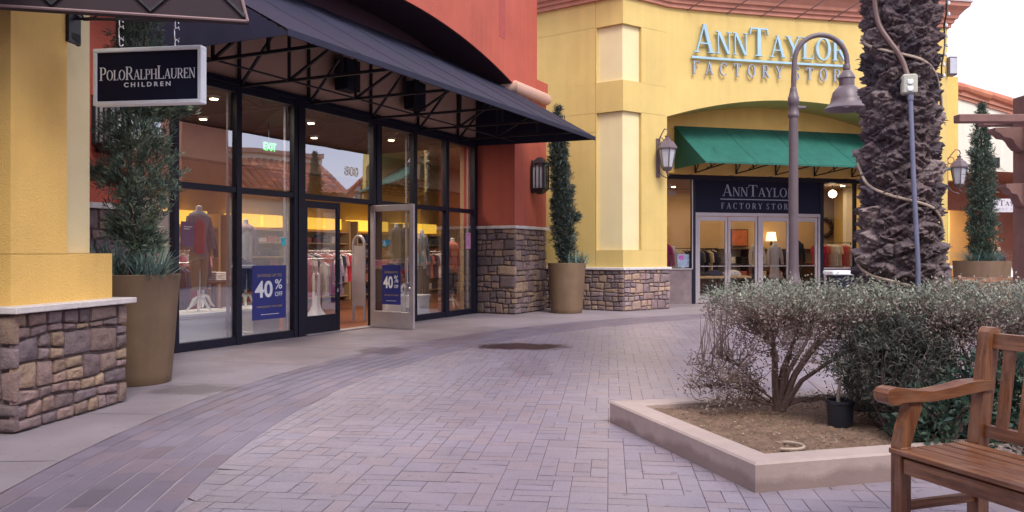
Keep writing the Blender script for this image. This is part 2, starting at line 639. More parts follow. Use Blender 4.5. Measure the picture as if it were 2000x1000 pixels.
def fast(name, V, F, m, parent=None, loc=None, cols=None, smooth=False):
    """numpy mesh: V (n,3), F (m,k)"""
    base = Vector(loc) if loc is not None else (ROOT[parent.name] if parent is not None else Vector((0, 0, 0)))
    V = np.asarray(V, dtype=np.float32) - np.array(base, dtype=np.float32)
    F = np.asarray(F, dtype=np.int32)
    me = bpy.data.meshes.new(name)
    me.vertices.add(len(V))
    me.vertices.foreach_set('co', V.ravel())
    k = F.shape[1]
    me.loops.add(F.size)
    me.loops.foreach_set('vertex_index', F.ravel())
    me.polygons.add(len(F))
    me.polygons.foreach_set('loop_start', np.arange(0, F.size, k, dtype=np.int32))
    me.polygons.foreach_set('loop_total', np.full(len(F), k, dtype=np.int32))
    me.update(calc_edges=True)
    if cols is not None:
        at = me.color_attributes.new('Col', 'FLOAT_COLOR', 'POINT')
        C4 = np.ones((len(V), 4), dtype=np.float32)
        C4[:, :3] = cols
        at.data.foreach_set('color', C4.ravel())
    if smooth:
        me.polygons.foreach_set('use_smooth', [True] * len(F))
    me.materials.append(m)
    o = bpy.data.objects.new(name, me)
    link(o)
    if parent is not None:
        o.parent = parent
    else:
        o.location = base
    ROOT[o.name] = base
    return o


def copy_thing(root, loc, rz=None, label=None, skip=()):
    r = root.copy()
    link(r)
    r.location = loc
    if rz is not None:
        r.rotation_euler = (0, 0, rz)
    if label:
        r['label'] = label
    for ch in list(root.children):
        c = ch.copy()
        link(c)
        c.parent = r
        for g in list(ch.children):
            q = g.copy()
            link(q)
            q.parent = c
    ROOT[r.name] = Vector(loc)
    return r


# ------------------------------------------------------------------ lettering
def ring(cx, cy, rx, ry, tx, ty, a0, a1, n=22):
    out = []
    for i in range(n):
        q = []
        for a, (ax, ay) in ((a0 + (a1 - a0) * i / n, (rx, ry)), (a0 + (a1 - a0) * (i + 1) / n, (rx, ry)),
                            (a0 + (a1 - a0) * (i + 1) / n, (rx - tx, ry - ty)), (a0 + (a1 - a0) * i / n, (rx - tx, ry - ty))):
            q.append((cx + ax * math.cos(R(a)), cy + ay * math.sin(R(a))))
        out.append(q)
    return out


def bar(x0, y0, x1, y1, t):
    return [(x0 - t / 2, y0), (x0 + t / 2, y0), (x1 + t / 2, y1), (x1 - t / 2, y1)]


def rect(x0, y0, x1, y1):
    return [(x0, y0), (x1, y0), (x1, y1), (x0, y1)]


def sf(x, y, w=.24):
    """a small horizontal serif centred on x, at the top or the foot"""
    return rect(x - w / 2, y, x + w / 2, y + .035) if y < .5 else rect(x - w / 2, y - .035, x + w / 2, y)


TK, TN = .135, .05


def glyph(ch):
    if ch == 'A':
        return .86, [bar(.12, 0, .43, 1, TN), bar(.74, 0, .43, 1, TK), rect(.22, .30, .64, .345), sf(.12, 0), sf(.74, 0, .28)]
    if ch == 'N':
        return .86, [bar(.14, 0, .14, 1, TN), bar(.16, 1, .70, 0, TK), bar(.72, 0, .72, 1, TN), sf(.14, 0), sf(.72, 1), sf(.10, 1, .2)]
    if ch == 'T':
        return .82, [bar(.41, 0, .41, 1, TK), rect(.04, .95, .78, 1.0), sf(.41, 0, .34),
                     [(.04, .95), (.09, .95), (.05, .76), (.02, .76)], [(.73, .95), (.78, .95), (.80, .76), (.77, .76)]]
    if ch == 'Y':
        return .82, [bar(.10, 1, .41, .45, TK), bar(.72, 1, .41, .45, TN), bar(.41, 0, .41, .48, TK), sf(.10, 1, .28), sf(.72, 1), sf(.41, 0, .3)]
    if ch == 'L':
        return .68, [bar(.16, 0, .16, 1, TK), rect(.16, 0, .62, .05), [(.62, 0), (.58, .05), (.64, .25), (.66, .25)], sf(.16, 1, .3), sf(.14, 0, .26)]
    if ch == 'O':
        return .92, ring(.46, .5, .41, .52, .135, .045, 0, 360, 32)
    if ch == 'R':
        return .80, [bar(.16, 0, .16, 1, TK), rect(.16, .955, .42, 1), rect(.16, .46, .42, .505), sf(.12, 1, .2), sf(.16, 0, .3),
                     bar(.40, .48, .72, 0, TK)] + ring(.40, .73, .27, .27, .125, .045, -90, 90, 14)
    if ch == 'P':
        return .70, [bar(.16, 0, .16, 1, TK), rect(.16, .955, .40, 1), rect(.16, .44, .40, .485), sf(.12, 1, .2), sf(.16, 0, .3)] + ring(.38, .72, .29, .28, .125, .045, -90, 90, 14)
    if ch == 'F':
        return .66, [bar(.16, 0, .16, 1, TK), rect(.10, .95, .60, 1), rect(.16, .49, .48, .535), sf(.16, 0, .3), [(.55, .95), (.60, .95), (.61, .78), (.585, .78)],
                     rect(.455, .42, .48, .60)]
    if ch == 'E':
        return .70, [bar(.16, 0, .16, 1, TK), rect(.10, .95, .60, 1), rect(.16, .49, .48, .535), rect(.10, 0, .62, .05), [(.55, .95), (.60, .95), (.61, .78), (.585, .78)],
                     [(.57, .05), (.62, .05), (.65, .24), (.625, .24)], rect(.455, .42, .48, .60)]
    if ch == 'C':
        return .84, ring(.46, .5, .41, .52, .135, .045, 48, 312, 26) + [rect(.715, .68, .745, .96), rect(.715, .06, .735, .16)]
    if ch == 'S':
        return .62, ring(.31, .745, .22, .275, .085, .05, 35, 270, 16) + ring(.31, .245, .25, .275, .085, .05, -145, 90, 16) + [rect(.49, .76, .52, .98), rect(.06, .02, .09, .26)]
    if ch == 'H':
        return .88, [bar(.16, 0, .16, 1, TK), bar(.72, 0, .72, 1, TK), rect(.16, .48, .72, .525)] + [sf(x, y, .28) for x in (.16, .72) for y in (0, 1)]
    if ch == 'U':
        return .84, [bar(.15, .3, .15, 1, TK), bar(.70, .3, .70, 1, TN), sf(.15, 1, .28), sf(.70, 1)] + ring(.40, .32, .32, .34, .11, .05, 180, 360, 14)
    return .4, []


def serif(text, o, right, nrm, h, depth, width=None, small=.78, gap=.03, rise=(0, 0, 0), split=False):
    """serif capitals; upper-case letters stand full height, lower-case ones as small capitals.
    Returns one MB, or a list of MBs when split."""
    pos, lets = 0.0, []
    for ch in text:
        k = small if ch.islower() else 1.0
        if ch == ' ':
            pos += .42 * k
            continue
        w, ps = glyph(ch.upper())
        lets.append((pos, k, ps))
        pos += (w + gap) * k
    tot = pos
    sx = (width / tot) if width else h
    o, right, nrm = Vector(o), Vector(right).normalized(), Vector(nrm).normalized()
    up = Vector((0, 0, 1)) + Vector(rise)
    out, cur = [], MB()
    for (px, k, ps) in lets:
        for j, p in enumerate(ps):
            e = depth + 0.0004 * (j % 7)
            fr = [tuple(o + right * ((px + x * k) * sx) + up * (y * k * h) + nrm * e) for x, y in p]
            cur.poly(fr, tuple(-nrm * (depth * .96)))
        if split:
            out.append(cur)
            cur = MB()
    return out if split else cur


def sans(text, o, right, nrm, h, depth=.003, width=None, align='L', bold=0.0, space=1.0):
    cu = bpy.data.curves.new('lettering', 'FONT')
    cu.body = text
    cu.size = 1.0
    cu.extrude = 0.5
    cu.offset = bold
    cu.space_character = space
    cu.resolution_u = 3
    ob = bpy.data.objects.new('lettering', cu)
    link(ob)
    dg = bpy.context.evaluated_depsgraph_get()
    me = bpy.data.meshes.new_from_object(ob.evaluated_get(dg))
    vs = np.array([v.co[:] for v in me.vertices])
    fs = [tuple(p.vertices) for p in me.polygons]
    bpy.data.objects.remove(ob)
    bpy.data.curves.remove(cu)
    bpy.data.meshes.remove(me)
    vs[:, 0] -= vs[:, 0].min()
    W, H = vs[:, 0].max(), max(vs[:, 1].max() - min(0, vs[:, 1].min()) * 0, 1e-6)
    ky = h / H
    kx = (width / W) if width else ky
    off = {'L': 0, 'C': -W * kx / 2, 'R': -W * kx}[align]
    o, right, nrm = Vector(o), Vector(right).normalized(), Vector(nrm).normalized()
    mb = MB()
    mb.add([tuple(o + right * (x * kx + off) + Vector((0, 0, 1)) * (y * ky) + nrm * ((z + .5) * depth)) for x, y, z in vs], fs)
    return mb


def merge(*mbs):
    r = MB()
    for b in mbs:
        n = len(r.v)
        r.v += b.v
        r.f += [tuple(i + n for i in f) for f in b.f]
        r.c += b.c
    return r


# ------------------------------------------------------------------ stone facing
PAL = [(.215, .142, .128), (.175, .120, .122), (.255, .170, .125), (.155, .112, .122), (.205, .140, .118), (.29, .198, .140),
       (.21, .145, .145), (.145, .104, .106), (.245, .158, .132), (.19, .138, .142)]


def stone_face(mb, fr, L, z0, z1, rh=.11, wmin=.12, wmax=.32, thick=.045, seed=1, res=5, gap=.010, light=1.0):
    """irregular ledge stones over a face of length L; fr(a, out, z)"""
    rd = random.Random(seed)
    rows = max(2, round((z1 - z0) / rh))
    zs = [z0 + (z1 - z0) * i / rows for i in range(rows + 1)]
    for i in range(1, rows):
        zs[i] += rd.uniform(-.02, .02)

    def wav(i, a):
        if i == 0 or i == rows:
            return zs[i]
        return zs[i] + .014 * math.sin(a * 4.1 + i * 2.3 + seed) + .010 * math.sin(a * 9.7 + i * 5.1)
    cells = []
    i = 0
    while i < rows:
        pair = i + 1 < rows and rd.random() < .72
        a = 0.0
        while a < L - 1e-6:
            w = rd.uniform(wmin, wmax) * (1.25 if pair else 1)
            if L - a - w < wmin * .8:
                w = L - a
            if pair:
                if rd.random() < .36:
                    cells.append((a, min(L, a + w), i, i + 2))
                else:
                    for r in (i, i + 1):
                        if w > wmin * 1.9 and rd.random() < .65:
                            q = a + w * rd.uniform(.38, .62)
                            cells += [(a, q, r, r + 1), (q, a + w, r, r + 1)]
                        else:
                            cells.append((a, a + w, r, r + 1))
            else:
                cells.append((a, a + w, i, i + 1))
            a += w
        i += 2 if pair else 1
    for (a0, a1, r0, r1) in cells:
        j = lambda k: rd.uniform(-k, k)
        e0 = 0 if a0 < 1e-6 else 1
        e1 = 0 if a1 > L - 1e-6 else 1
        cs = []
        for (aa, e, r, sg, tg) in ((a0, e0, r0, 1, 1), (a1, e1, r0, -1, 1), (a1, e1, r1, -1, -1), (a0, e0, r1, 1, -1)):
            x = aa + sg * gap * (1 if e else .25) + e * j(.010)
            z = wav(r, aa) + tg * gap * .95 + (j(.006) if 0 < r < rows else 0)
            cs.append((x, z))
        th = thick * rd.uniform(.62, .95)
        c = rd.choice(PAL)
        k = rd.uniform(.85, 1.18) * light
        c = tuple(x * k for x in c)
        inn = list(np.linspace(-.62, .62, max(2, res - 2)))
        par = [-1.0, -.90] + inn + [.90, 1.0]
        n = len(par) - 1
        vs = []
        ph = rd.uniform(0, 9)
        for q in range(n + 1):
            for p in range(n + 1):
                u, v = par[p], par[q]
                kk = .085
                uu, vv = u * math.sqrt(1 - kk * v * v) / math.sqrt(1 - kk * 0), v * math.sqrt(1 - kk * u * u)
                su, sv_ = (uu + 1) / 2, (vv + 1) / 2
                x = cs[0][0] * (1 - su) * (1 - sv_) + cs[1][0] * su * (1 - sv_) + cs[2][0] * su * sv_ + cs[3][0] * (1 - su) * sv_
                z = cs[0][1] * (1 - su) * (1 - sv_) + cs[1][1] * su * (1 - sv_) + cs[2][1] * su * sv_ + cs[3][1] * (1 - su) * sv_
                edge = max(abs(u), abs(v))
                h = th * (1 - edge ** 9) + .012 * math.sin(x * 31 + ph) * math.cos(z * 37 + ph * 2) * (1 - edge)
                if edge > .999:
                    h = -.02
                vs.append((x, h, z))
        fs = [(q * (n + 1) + p, q * (n + 1) + p + 1, (q + 1) * (n + 1) + p + 1, (q + 1) * (n + 1) + p) for q in range(n) for p in range(n)]
        mb.col = c
        T0, mb.T = mb.T, fr
        mb.add(vs, fs)
        mb.T = T0


# ================================================================== GROUND
CX, CY, CR = 10.86, 5.8, 13.7           # the arc where the paving meets the shop-front walk
BW = 1.03                               # soldier-course border
g_mb = MB()
g_mb.add([(-150, -60, -.05), (200, -60, -.05), (200, 260, -.05), (-150, 260, -.05)], [(0, 1, 2, 3)])
g = single('ground', g_mb, mat('far_ground', (0.26, 0.21, 0.21), 0.8, 0.15, 0.5), 'plain paved ground running on behind the shops', None, kind='structure')

STAINS = [(0.12, 11.45, .80, .50, .95, (.035, .013, .018)), (-1.75, 10.95, .42, .5, .55, (.07, .045, .06)), (-3.05, 7.85, .52, .34, .6, (.10, .08, .085)),
          (.2, 9.5, .3, 1.0, .25, (.09, .06, .07)), (-2.9, 11.2, 1.0, 2.2, .28, (.16, .085, .08)), (-1.1, 13.6, .9, 2.4, .30, (.16, .08, .075))]
M['pavers'] = ground_mat('clay_pavers', (1, 1, 1), 0.31, STAINS, vcol=True, var=.16, scale=1.1, bump=.18, spec=.6)
M['border'] = ground_mat('border_pavers', (1, 1, 1), 0.5, STAINS, vcol=True, var=.16, scale=1.1, bump=.18, spec=.5)
M['bed'] = mat('joint_sand', (0.255, 0.198, 0.225), 0.9, 0.2, 8)
M['bordersand'] = mat('pale_joint_sand', (0.42, 0.35, 0.38), 0.9, 0.2, 8)
M['walk'] = ground_mat('walk_concrete', (0.285, 0.240, 0.270), 0.55, STAINS, var=.13, scale=1.4, bump=.08)

bed = MB()
n = 120
cir = [(CX + (CR - BW) * math.cos(2 * math.pi * i / n), CY + (CR - BW) * math.sin(2 * math.pi * i / n), -.007) for i in range(n)]
bed.add(cir, [tuple(range(n))])
single('paving_bed', bed, M['bed'], 'dark sand between the paving stones of the plaza', None, kind='structure')
bed = MB()
A = [(CX + CR * math.cos(2 * math.pi * i / n), CY + CR * math.sin(2 * math.pi * i / n), -.004) for i in range(n + 1)]
B = [(CX + (CR - BW) * math.cos(2 * math.pi * i / n), CY + (CR - BW) * math.sin(2 * math.pi * i / n), -.004) for i in range(n + 1)]
bed.strip(A, B)
single('border_bed', bed, M['bordersand'], 'pale sand between the curved border rows', None, kind='structure')

# field of mixed rectangular pavers
rd = random.Random(3)
ax = (math.cos(R(-6.8)), math.sin(R(-6.8)))
fr = Fr((0, 0), ax, (-ax[1], ax[0]))
U = .102
NX, NY = 188, 194
X0, Y0 = -4.6, .4
occ = np.zeros((NX, NY), bool)
pav = MB()
for j in range(NY):
    for i in range(NX):
        if occ[i, j]:
            continue
        opts = [(2, 2), (2, 1), (2, 1), (1, 2), (3, 2), (2, 1), (1, 2), (2, 2), (3, 1)]
        rd.shuffle(opts)
        for (w, h) in opts + [(1, 1)]:
            if i + w <= NX and j + h <= NY and not occ[i:i + w, j:j + h].any():
                break
        occ[i:i + w, j:j + h] = True
        a0, b0 = X0 + i * U, Y0 + j * U
        gp = .0022
        cxy = fr(a0 + w * U / 2, b0 + h * U / 2, 0)
        dd = math.hypot(cxy[0] - CX, cxy[1] - CY)
        if dd > CR - BW - .06:
            if dd > CR - BW + .16:
                continue
        t1, t2 = rd.gauss(0, .004), rd.gauss(0, .004)
        k = rd.gauss(1, .035)
        hue = rd.random()
        base = (.312, .266, .318) if hue < .6 else ((.324, .264, .304) if hue < .82 else (.300, .260, .322))
        pav.col = tuple(c * k for c in base)
        q = []
        for (a, b) in ((a0 + gp, b0 + gp), (a0 + w * U - gp, b0 + gp), (a0 + w * U - gp, b0 + h * U - gp), (a0 + gp, b0 + h * U - gp)):
            p = fr(a, b, 0)
            r = math.hypot(p[0] - CX, p[1] - CY)
            if r > CR - BW:
                s_ = (CR - BW) / r
                p = (CX + (p[0] - CX) * s_, CY + (p[1] - CY) * s_, 0)
            q.append((p[0], p[1], (a - a0 - w * U / 2) * t1 + (b - b0 - h * U / 2) * t2))
        pav.add(q, [(0, 1, 2, 3)])
single('paving', pav, M['pavers'], 'mauve clay pavers of mixed sizes across the plaza', None, kind='structure')
# curved border rows
brd = MB()
rw = BW / 7
for k in range(7):
    r0 = CR - BW + k * rw + .004
    r1 = r0 + rw - .010
    nseg = int(2 * math.pi * r0 / .33)
    off = rd.random()
    for i in range(nseg):
        a0 = 2 * math.pi * (i + off) / nseg
        a1 = 2 * math.pi * (i + off + 1) / nseg - .0018 / r0
        mid = (a0 + a1) / 2 % (2 * math.pi)
        kk = rd.gauss(1, .07)
        brd.col = tuple(c * kk for c in ((.205, .170, .225) if rd.random() < .7 else (.224, .174, .216)))
        q = [(CX + r * math.cos(a), CY + r * math.sin(a), rd.gauss(0, .0006)) for r, a in ((r0, a0), (r1, a0), (r1, a1), (r0, a1))]
        brd.add(q, [(0, 1, 2, 3)])
single('paving_border', brd, M['border'], 'curved border rows of dark mauve pavers', None, kind='structure')
# concrete walk: ring outside the arc, with control joints left as gaps over a darker sheet
wk = MB()
A = [(CX + (CR + 14) * math.cos(2 * math.pi * i / n), CY + (CR + 14) * math.sin(2 * math.pi * i / n), .0) for i in range(n + 1)]
B = [(CX + (CR + .004) * math.cos(2 * math.pi * i / n), CY + (CR + .004) * math.sin(2 * math.pi * i / n), .0) for i in range(n + 1)]
wk.strip(A, B)
single('walk', wk, M['walk'], 'smooth concrete walk along the shop fronts', None, kind='structure')
wk = MB()
for k in range(30):
    a = R(96 + k * 6.2)
    ca, sa = math.cos(a), math.sin(a)
    q = .004
    pts = [(CX + r * ca + sg * q * -sa, CY + r * sa + sg * q * ca, .0025) for r, sg in ((CR + .02, -1), (CR + 5, -1), (CR + 5, 1), (CR + .02, 1))]
    wk.add(pts, [(0, 1, 2, 3)])
single('walk_joints', wk, mat('walk_joint', (.13, .10, .105), .9, .2, 5), 'dark control joints across the concrete walk', None, kind='structure')

# ================================================================== RED SHOP
P0, dS, nS = (-4.429, 10.66), (.4515, .8922), (.8922, -.4515)
W = Fr(P0, dS, nS)
dv, nv = Vector((*dS, 0)), Vector((*nS, 0))
SP = 8.06                                 # where the right pier starts
WP = .955                                 # how far the pier stands forward


def mbW():
    return MB(W)


shop = thing('shop_building', 'red stucco shop with a wide glazed front between stone-footed walls, under the long navy awning', 'shop', (-2.6, 14.3, 0))
# arched upper wall
ARC_R, ARC_S, ARC_Z = 14.8, 3.6, 5.56


def arcz(s):
    return ARC_Z - (ARC_R - math.sqrt(ARC_R ** 2 - (s - ARC_S) ** 2))


b = mbW()
ss = [-.95 + (SP + .95) * i / 40 for i in range(41)]
pts = [(-3.4, WP, 9.2), (-3.4, WP, 4.9)] + [(s, WP, arcz(s)) for s in ss] + [(9.17, WP, arcz(SP)), (9.17, WP, 9.2)]
b.poly(pts, (0, -.92, 0))
build('wall', b, M['red'], shop)
b = mbW()
b.strip([(s, .93, arcz(s) - .006) for s in ss], [(s, .04, arcz(s) - .006) for s in ss])
build('arch_lining', b, M['soffit'], shop)
b = mbW()
b.box(7.35, 7.62, WP, WP + .004, 5.75, 7.5)  # thin panel standing proud; the shade of a recess is put into its colour
build('recess_shade', b, mat('shaded_red_stucco', (.36, .07, .06), .85, .1), shop)
# wall over the glazing
b = mbW()
b.box(-.95, SP - .002, -.25, .0, 3.68, 5.27)
build('header_wall', b, M['tanwall'], shop)
b = mbW()
b.box(-.95, SP - .002, -.25, .002, 5.27, 6.0)
build('recess_wall', b, M['soffit'], shop)
# right pier and left wall
b = mbW()
b.box(SP, 9.67, -.3, WP - .003, 1.86, arcz(SP) + .02)
build('pier', b, M['red'], shop)
b = mbW()
b.box(-4.2, -.70, -.3, .10, 1.86, 4.9)
build('side_wall', b, M['red'], shop)
b = mbW()
b.col = (1, 1, 1)
b.box(SP + .03, 9.64, -.3, WP - .03, 0, 1.83)
stn = MB()
stone_face(stn, Fr(W(SP, WP - .01, 0)[:2], dS, nS), 9.67 - SP, .01, 1.83, rh=.115, seed=4, res=3, thick=.034, gap=.0065)
stone_face(stn, Fr(W(SP + .01, 0, 0)[:2], nS, (-dS[0], -dS[1])), WP + .025, .01, 1.83, rh=.115, seed=9, res=3, thick=.034, gap=.0065)
base = build('stone_base', merge(*[b]), M['mortar'], shop)
build('stonework', stn, M['stone'], base, smooth=False)
b = mbW()
b.box(-4.2, -.72, -.3, .07, 0, 1.83)
base = build('stone_base', b, M['mortar'], shop)
stn = MB()
stone_face(stn, Fr(W(-3.2, .08, 0)[:2], dS, nS), 3.2 - .70, .01, 1.83, rh=.12, seed=14, res=3, thick=.034, gap=.0065)
build('stonework', stn, M['stone'], base)
b = mbW()
prof = [(-.3, 1.83), (.06, 1.83), (.065, 1.85), (.065, 1.885), (.055, 1.895), (-.3, 1.895)]
b.solid_strip([(9.67, .1), (9.67, WP), (SP, WP), (SP, -.05)], [(-.05, 1.83), (.055, 1.83), (.065, 1.84), (.065, 1.885), (.055, 1.895), (-.05, 1.895)])
build('ledge', b, M['capstone'], shop)
b = mbW()
b.box(-4.2, -.695, .0, .165, 1.83, 1.895)
build('ledge', b, M['capstone'], shop)
b = mbW()
pr = [(-.03, 4.68)] + [(-.01 + .14 * math.cos(R(a)), 4.83 + .15 * math.sin(R(a))) for a in range(-90, 91, 15)] + [(-.03, 4.98)]
b.solid_strip([(9.56, .2), (9.56, WP), (SP, WP), (SP, .1)], pr)
build('moulding', b, M['molding'], shop, smooth=True)
b = mbW()
b.solid_strip([(9.69, .2), (9.69, WP), (9.17, WP), (9.17, .5)], [(-.02, 4.98), (.02, 4.98), (.02, 5.20), (-.02, 5.20)])
b.box(9.0, 9.68, .2, WP - .004, 4.9, 5.19)
build('pier_cap', b, M['red'], shop)

# glazing
MUL = [(-.78, -.69), (0, .08), (1.08, 1.18), (2.26, 2.52), (4.29, 4.55), (5.57, 5.69), (6.75, 6.87), (7.92, 8.055)]
b = mbW()
for (a0, a1) in MUL:
    b.box(a0, a1, -.075, .055, 0.0, 3.68, .006)
for (a0, a1) in ((2.26, 2.52), (4.29, 4.55)):
    b.box(a0 + .085, a1 - .085, -.06, .068, 0.0, 3.60)
for i in range(len(MUL) - 1):
    a0, a1 = MUL[i][1], MUL[i + 1][0]
    door = i == 3
    if not door:
        b.box(a0, a1, -.07, .045, 0.002, .115, .006)
    b.box(a0, a1, -.07, .045, 2.16, 2.245, .006)
    b.box(a0, a1, -.07, .05, 3.585, 3.68, .006)
b.box(-.78, 8.055, -.10, .085, 3.68, 3.76, .006)
build('storefront_frame', b, M['frame'], shop)
for i in range(len(MUL) - 1):
    a0, a1 = MUL[i][1], MUL[i + 1][0]
    if i != 3:
        b = mbW()
        b.box(a0 + .002, a1 - .002, -.006, .004, .117, 2.158)
        build('pane', b, M['glass'], shop)
    b = mbW()
    b.box(a0 + .002, a1 - .002, -.006, .004, 2.247, 3.583)
    build('pane', b, M['glass'], shop)
# pale inner frame lines seen beside the mullions
M['trim'] = mat('grey_trim', (.36, .33, .36), .5, .05)
for a in (1.075, 2.24, 5.555, 7.90):
    b = mbW()
    b.box(a - .03, a, -.12, -.078, .12, 3.58)
    build('inner_trim', b, M['trim'], shop)


def door_leaf(fr, wd, m, handle_a, hinge_strip=False, label=None, parent=shop):
    """a glazed leaf: fr(a, b, z), a along the leaf"""
    b = MB(fr)
    st = .085
    b.box(0, st, -.022, .022, .02, 2.14, .004)
    b.box(wd - st, wd, -.022, .022, .02, 2.14, .004)
    b.box(st, wd - st, -.021, .021, .02, .30, .004)
    b.box(st, wd - st, -.021, .021, 2.03, 2.14, .004)
    leaf = build('door', b, m, parent, label=label)
    b = MB(fr)
    b.box(st, wd - st, -.004, .004, .30, 2.03)
    build('pane', b, M['glass'], leaf)
    b = MB(fr)
    for sgn in (-1, 1):
        b.tube([(handle_a, sgn * .02, .80), (handle_a, sgn * .085, .80), (handle_a, sgn * .085, 1.22), (handle_a, sgn * .02, 1.22)], .013, 8)
    build('handle', b, M['chrome'], leaf, smooth=True)
    b = MB(fr)
    hz = handle_a + (.0 if handle_a < wd / 2 else .0)
    b.lathe((handle_a, 0.0, .0), [(.0001, .70)], 3) if False else None
    b.box(handle_a - .018, handle_a + .018, -.028, .028, .66, .72, .004)
    build('lock', b, M['chrome'], leaf)
    return leaf


door_leaf(Fr(W(2.53, -.01, 0)[:2], dS, nS), .89, M['frame'], .83, label='closed dark door leaf left of the opening')
ang = math.atan2(-.55, .84)
oe = (math.cos(ang), math.sin(ang))
OD = Fr(W(4.21, .06, 0)[:2], oe, (oe[1], -oe[0]))     # opened leaf, its outer face towards -s
door_leaf(OD, .98, M['alu'], .90, label='pale aluminium door leaf swung open')
b = MB(OD)
b.box(.09, .26, -.0085, -.0045, .31, 2.02)
b.box(.09, .26, .0045, .0085, .31, 2.02)
# threshold
b = mbW()
b.box(2.52, 4.29, -.10, .10, .003, .022, .004)
build('threshold', b, M['alu'], shop)
t = sans('800', W(3.55, .012, 2.62), dv, nv, .16, .004, width=.36)
build('address_number', t, M['sletters'], shop)

# shop interior shell
b = mbW()
b.box(-.78, SP - .003, -6.0, -.08, .004, .014)
b.box(SP - .003, 16, -6.0, -.9, .004, .014)
build('floor', b, M['floorwood'], shop)
b = mbW()
b.box(-.95, SP - .003, -6.0, -.26, 3.70, 3.8)
b.box(SP - .003, 16, -6.0, -.42, 3.70, 3.8)
build('ceiling', b, M['shopceil'], shop)
b = mbW()
b.box(-.95, 16, -6.15, -6.0, 0, 3.9)
b.box(16, 16.1, -6.1, -.9, 0, 3.9)
b.box(-1.05, -.96, -6.0, -.31, 0, 3.9)
build('inner_wall', b, M['shopwall'], shop)
b = mbW()
b.box(SP + .01, 10.4, -.40, -.305, 0, 3.7)
build('inner_wall', b, M['shopwall'], shop)
b = mbW()
b.box(-.95, 16, -3.6, -3.2, 3.05, 3.70)
build('bulkhead', b, mat('dark_bulkhead', (.11, .075, .06), .9, .05), shop)
dl_i = 0
for s, w_ in ((.9, -2.2), (1.6, -.95), (2.9, -2.6), (4.1, -1.2), (5.6, -2.4), (6.6, -1.2)):
    for w_ in (w_,):
        b = mbW()
        b.lathe((s, w_, 3.66), [(.075, 0), (.085, .035), (.10, .04)], 14)
        f = build('ceiling_light', b, M['white'], shop)
        b = mbW()
        b.lathe((s, w_, 3.652), [(.06, 0), (.06, .006)], 14)
        build('bulb', b, M['downlight'], f)
for i, s in enumerate((1.2, 3.6, 6.2, 9.5, 13.)):
    l = bpy.data.lights.new('ceiling_lamp', 'AREA')
    l.shape = 'RECTANGLE'
    l.size, l.size_y = 1.6, 1.2
    l.energy = 52
    l.color = (1.0, .83, .66)
    o = bpy.data.objects.new('ceiling_lamp', l)
    link(o)
    o.location = Vector(W(s, -1.3, 3.6))
    o.rotation_euler = (0, 0, math.atan2(dS[1], dS[0]))
    o.parent = None
# yellow light boxes along the back of the shop: parts of its wall fittings
shelfx = [(.95, 2.35), (2.75, 4.35), (4.75, 6.2), (6.45, 7.9)]

# ================================================================== NAVY AWNING
ZH, ZT, WA = 3.66, 5.28, 2.78
S0, S1 = -.90, SP - .01
aw = thing('awning', 'long navy canvas awning on a black truss frame over the red shop front', 'awning', (-2.0, 13.0, 3.6))
ns = 34
nw = 10
VA, FA = [], []


def awz(w, s):
    t = w / WA
    sag = .035 * math.sin(math.pi * t)
    return ZT + (ZH - ZT) * t - sag * (0.6 + .4 * math.sin(s * 2.1)) - .012 * math.sin(s * 5.3) * t * (1 - t) * 4


b = mbW()
grid = [[(S0 + (S1 - S0) * i / ns, .012 + (WA - .012) * j / nw, awz(WA * j / nw, S0 + (S1 - S0) * i / ns)) for i in range(ns + 1)] for j in range(nw + 1)]
for j in range(nw):
    b.strip(grid[j], grid[j + 1])
    b.strip([(p[0], p[1], p[2] - .02) for p in grid[j]], [(p[0], p[1], p[2] - .02) for p in grid[j + 1]])
b.box(S0, S1, WA - .008, WA + .012, ZH - .075, ZH + .004, .003)
build('fabric', b, M['navy'], aw, norm=True)
for i in range(1, 7):
    b = mbW()
    s_ = S0 + (S1 - S0) * i / 7
    b.tube([(s_, .02 + (WA - .02) * j / 10, awz(WA * j / 10, s_) + .001) for j in range(11)], .007, 5)
    build('seam', b, M['navy'], aw)
for s0 in (S0, S1):
    b = mbW()
    b.poly([(s0, .02, ZT - .03), (s0, .02, ZH + .02), (s0, WA, ZH - .06), (s0, WA, ZH - .01)] if False else [(s0, .02, ZT - .04), (s0, .02, ZH - .02), (s0, WA - .01, ZH - .06), (s0, WA - .01, ZH - .03)], (.012 if s0 == S0 else -.012, 0, 0))
    build('end_panel', b, M['navy'], aw)
for s in (-.2, 1.15, 2.62, 4.25, 5.75, 7.25):
    b = mbW()
    r = .027
    f = lambda w: awz(w, s) - .05
    b.tube([(s, .03, ZH + .02), (s, WA - .03, ZH + .0)], r, 4)
    b.tube([(s, .03, ZH + .02), (s, .03, ZT - .10)], r, 4)
    b.tube([(s, .03, ZT - .10), (s, WA - .05, f(WA - .05))], r, 4)
    for w in (.95, 1.85):
        b.tube([(s, w, ZH + .01), (s, w, f(w))], r * .9, 4)
    b.tube([(s, .05, ZH + .03), (s, .95, f(.95))], r * .9, 4)
    b.tube([(s, .95, ZH + .02), (s, 1.85, f(1.85))], r * .9, 4)
    build('truss', b, M['iron'], aw)
b = mbW()
b.tube([(S0 + .02, .95, ZH + .02), (S1 - .02, .95, ZH + .02)], .016, 4)
b.tube([(S0 + .02, WA - .04, ZH - .0), (S1 - .02, WA - .04, ZH - .0)], .02, 4)
build('rail', b, M['iron'], aw)

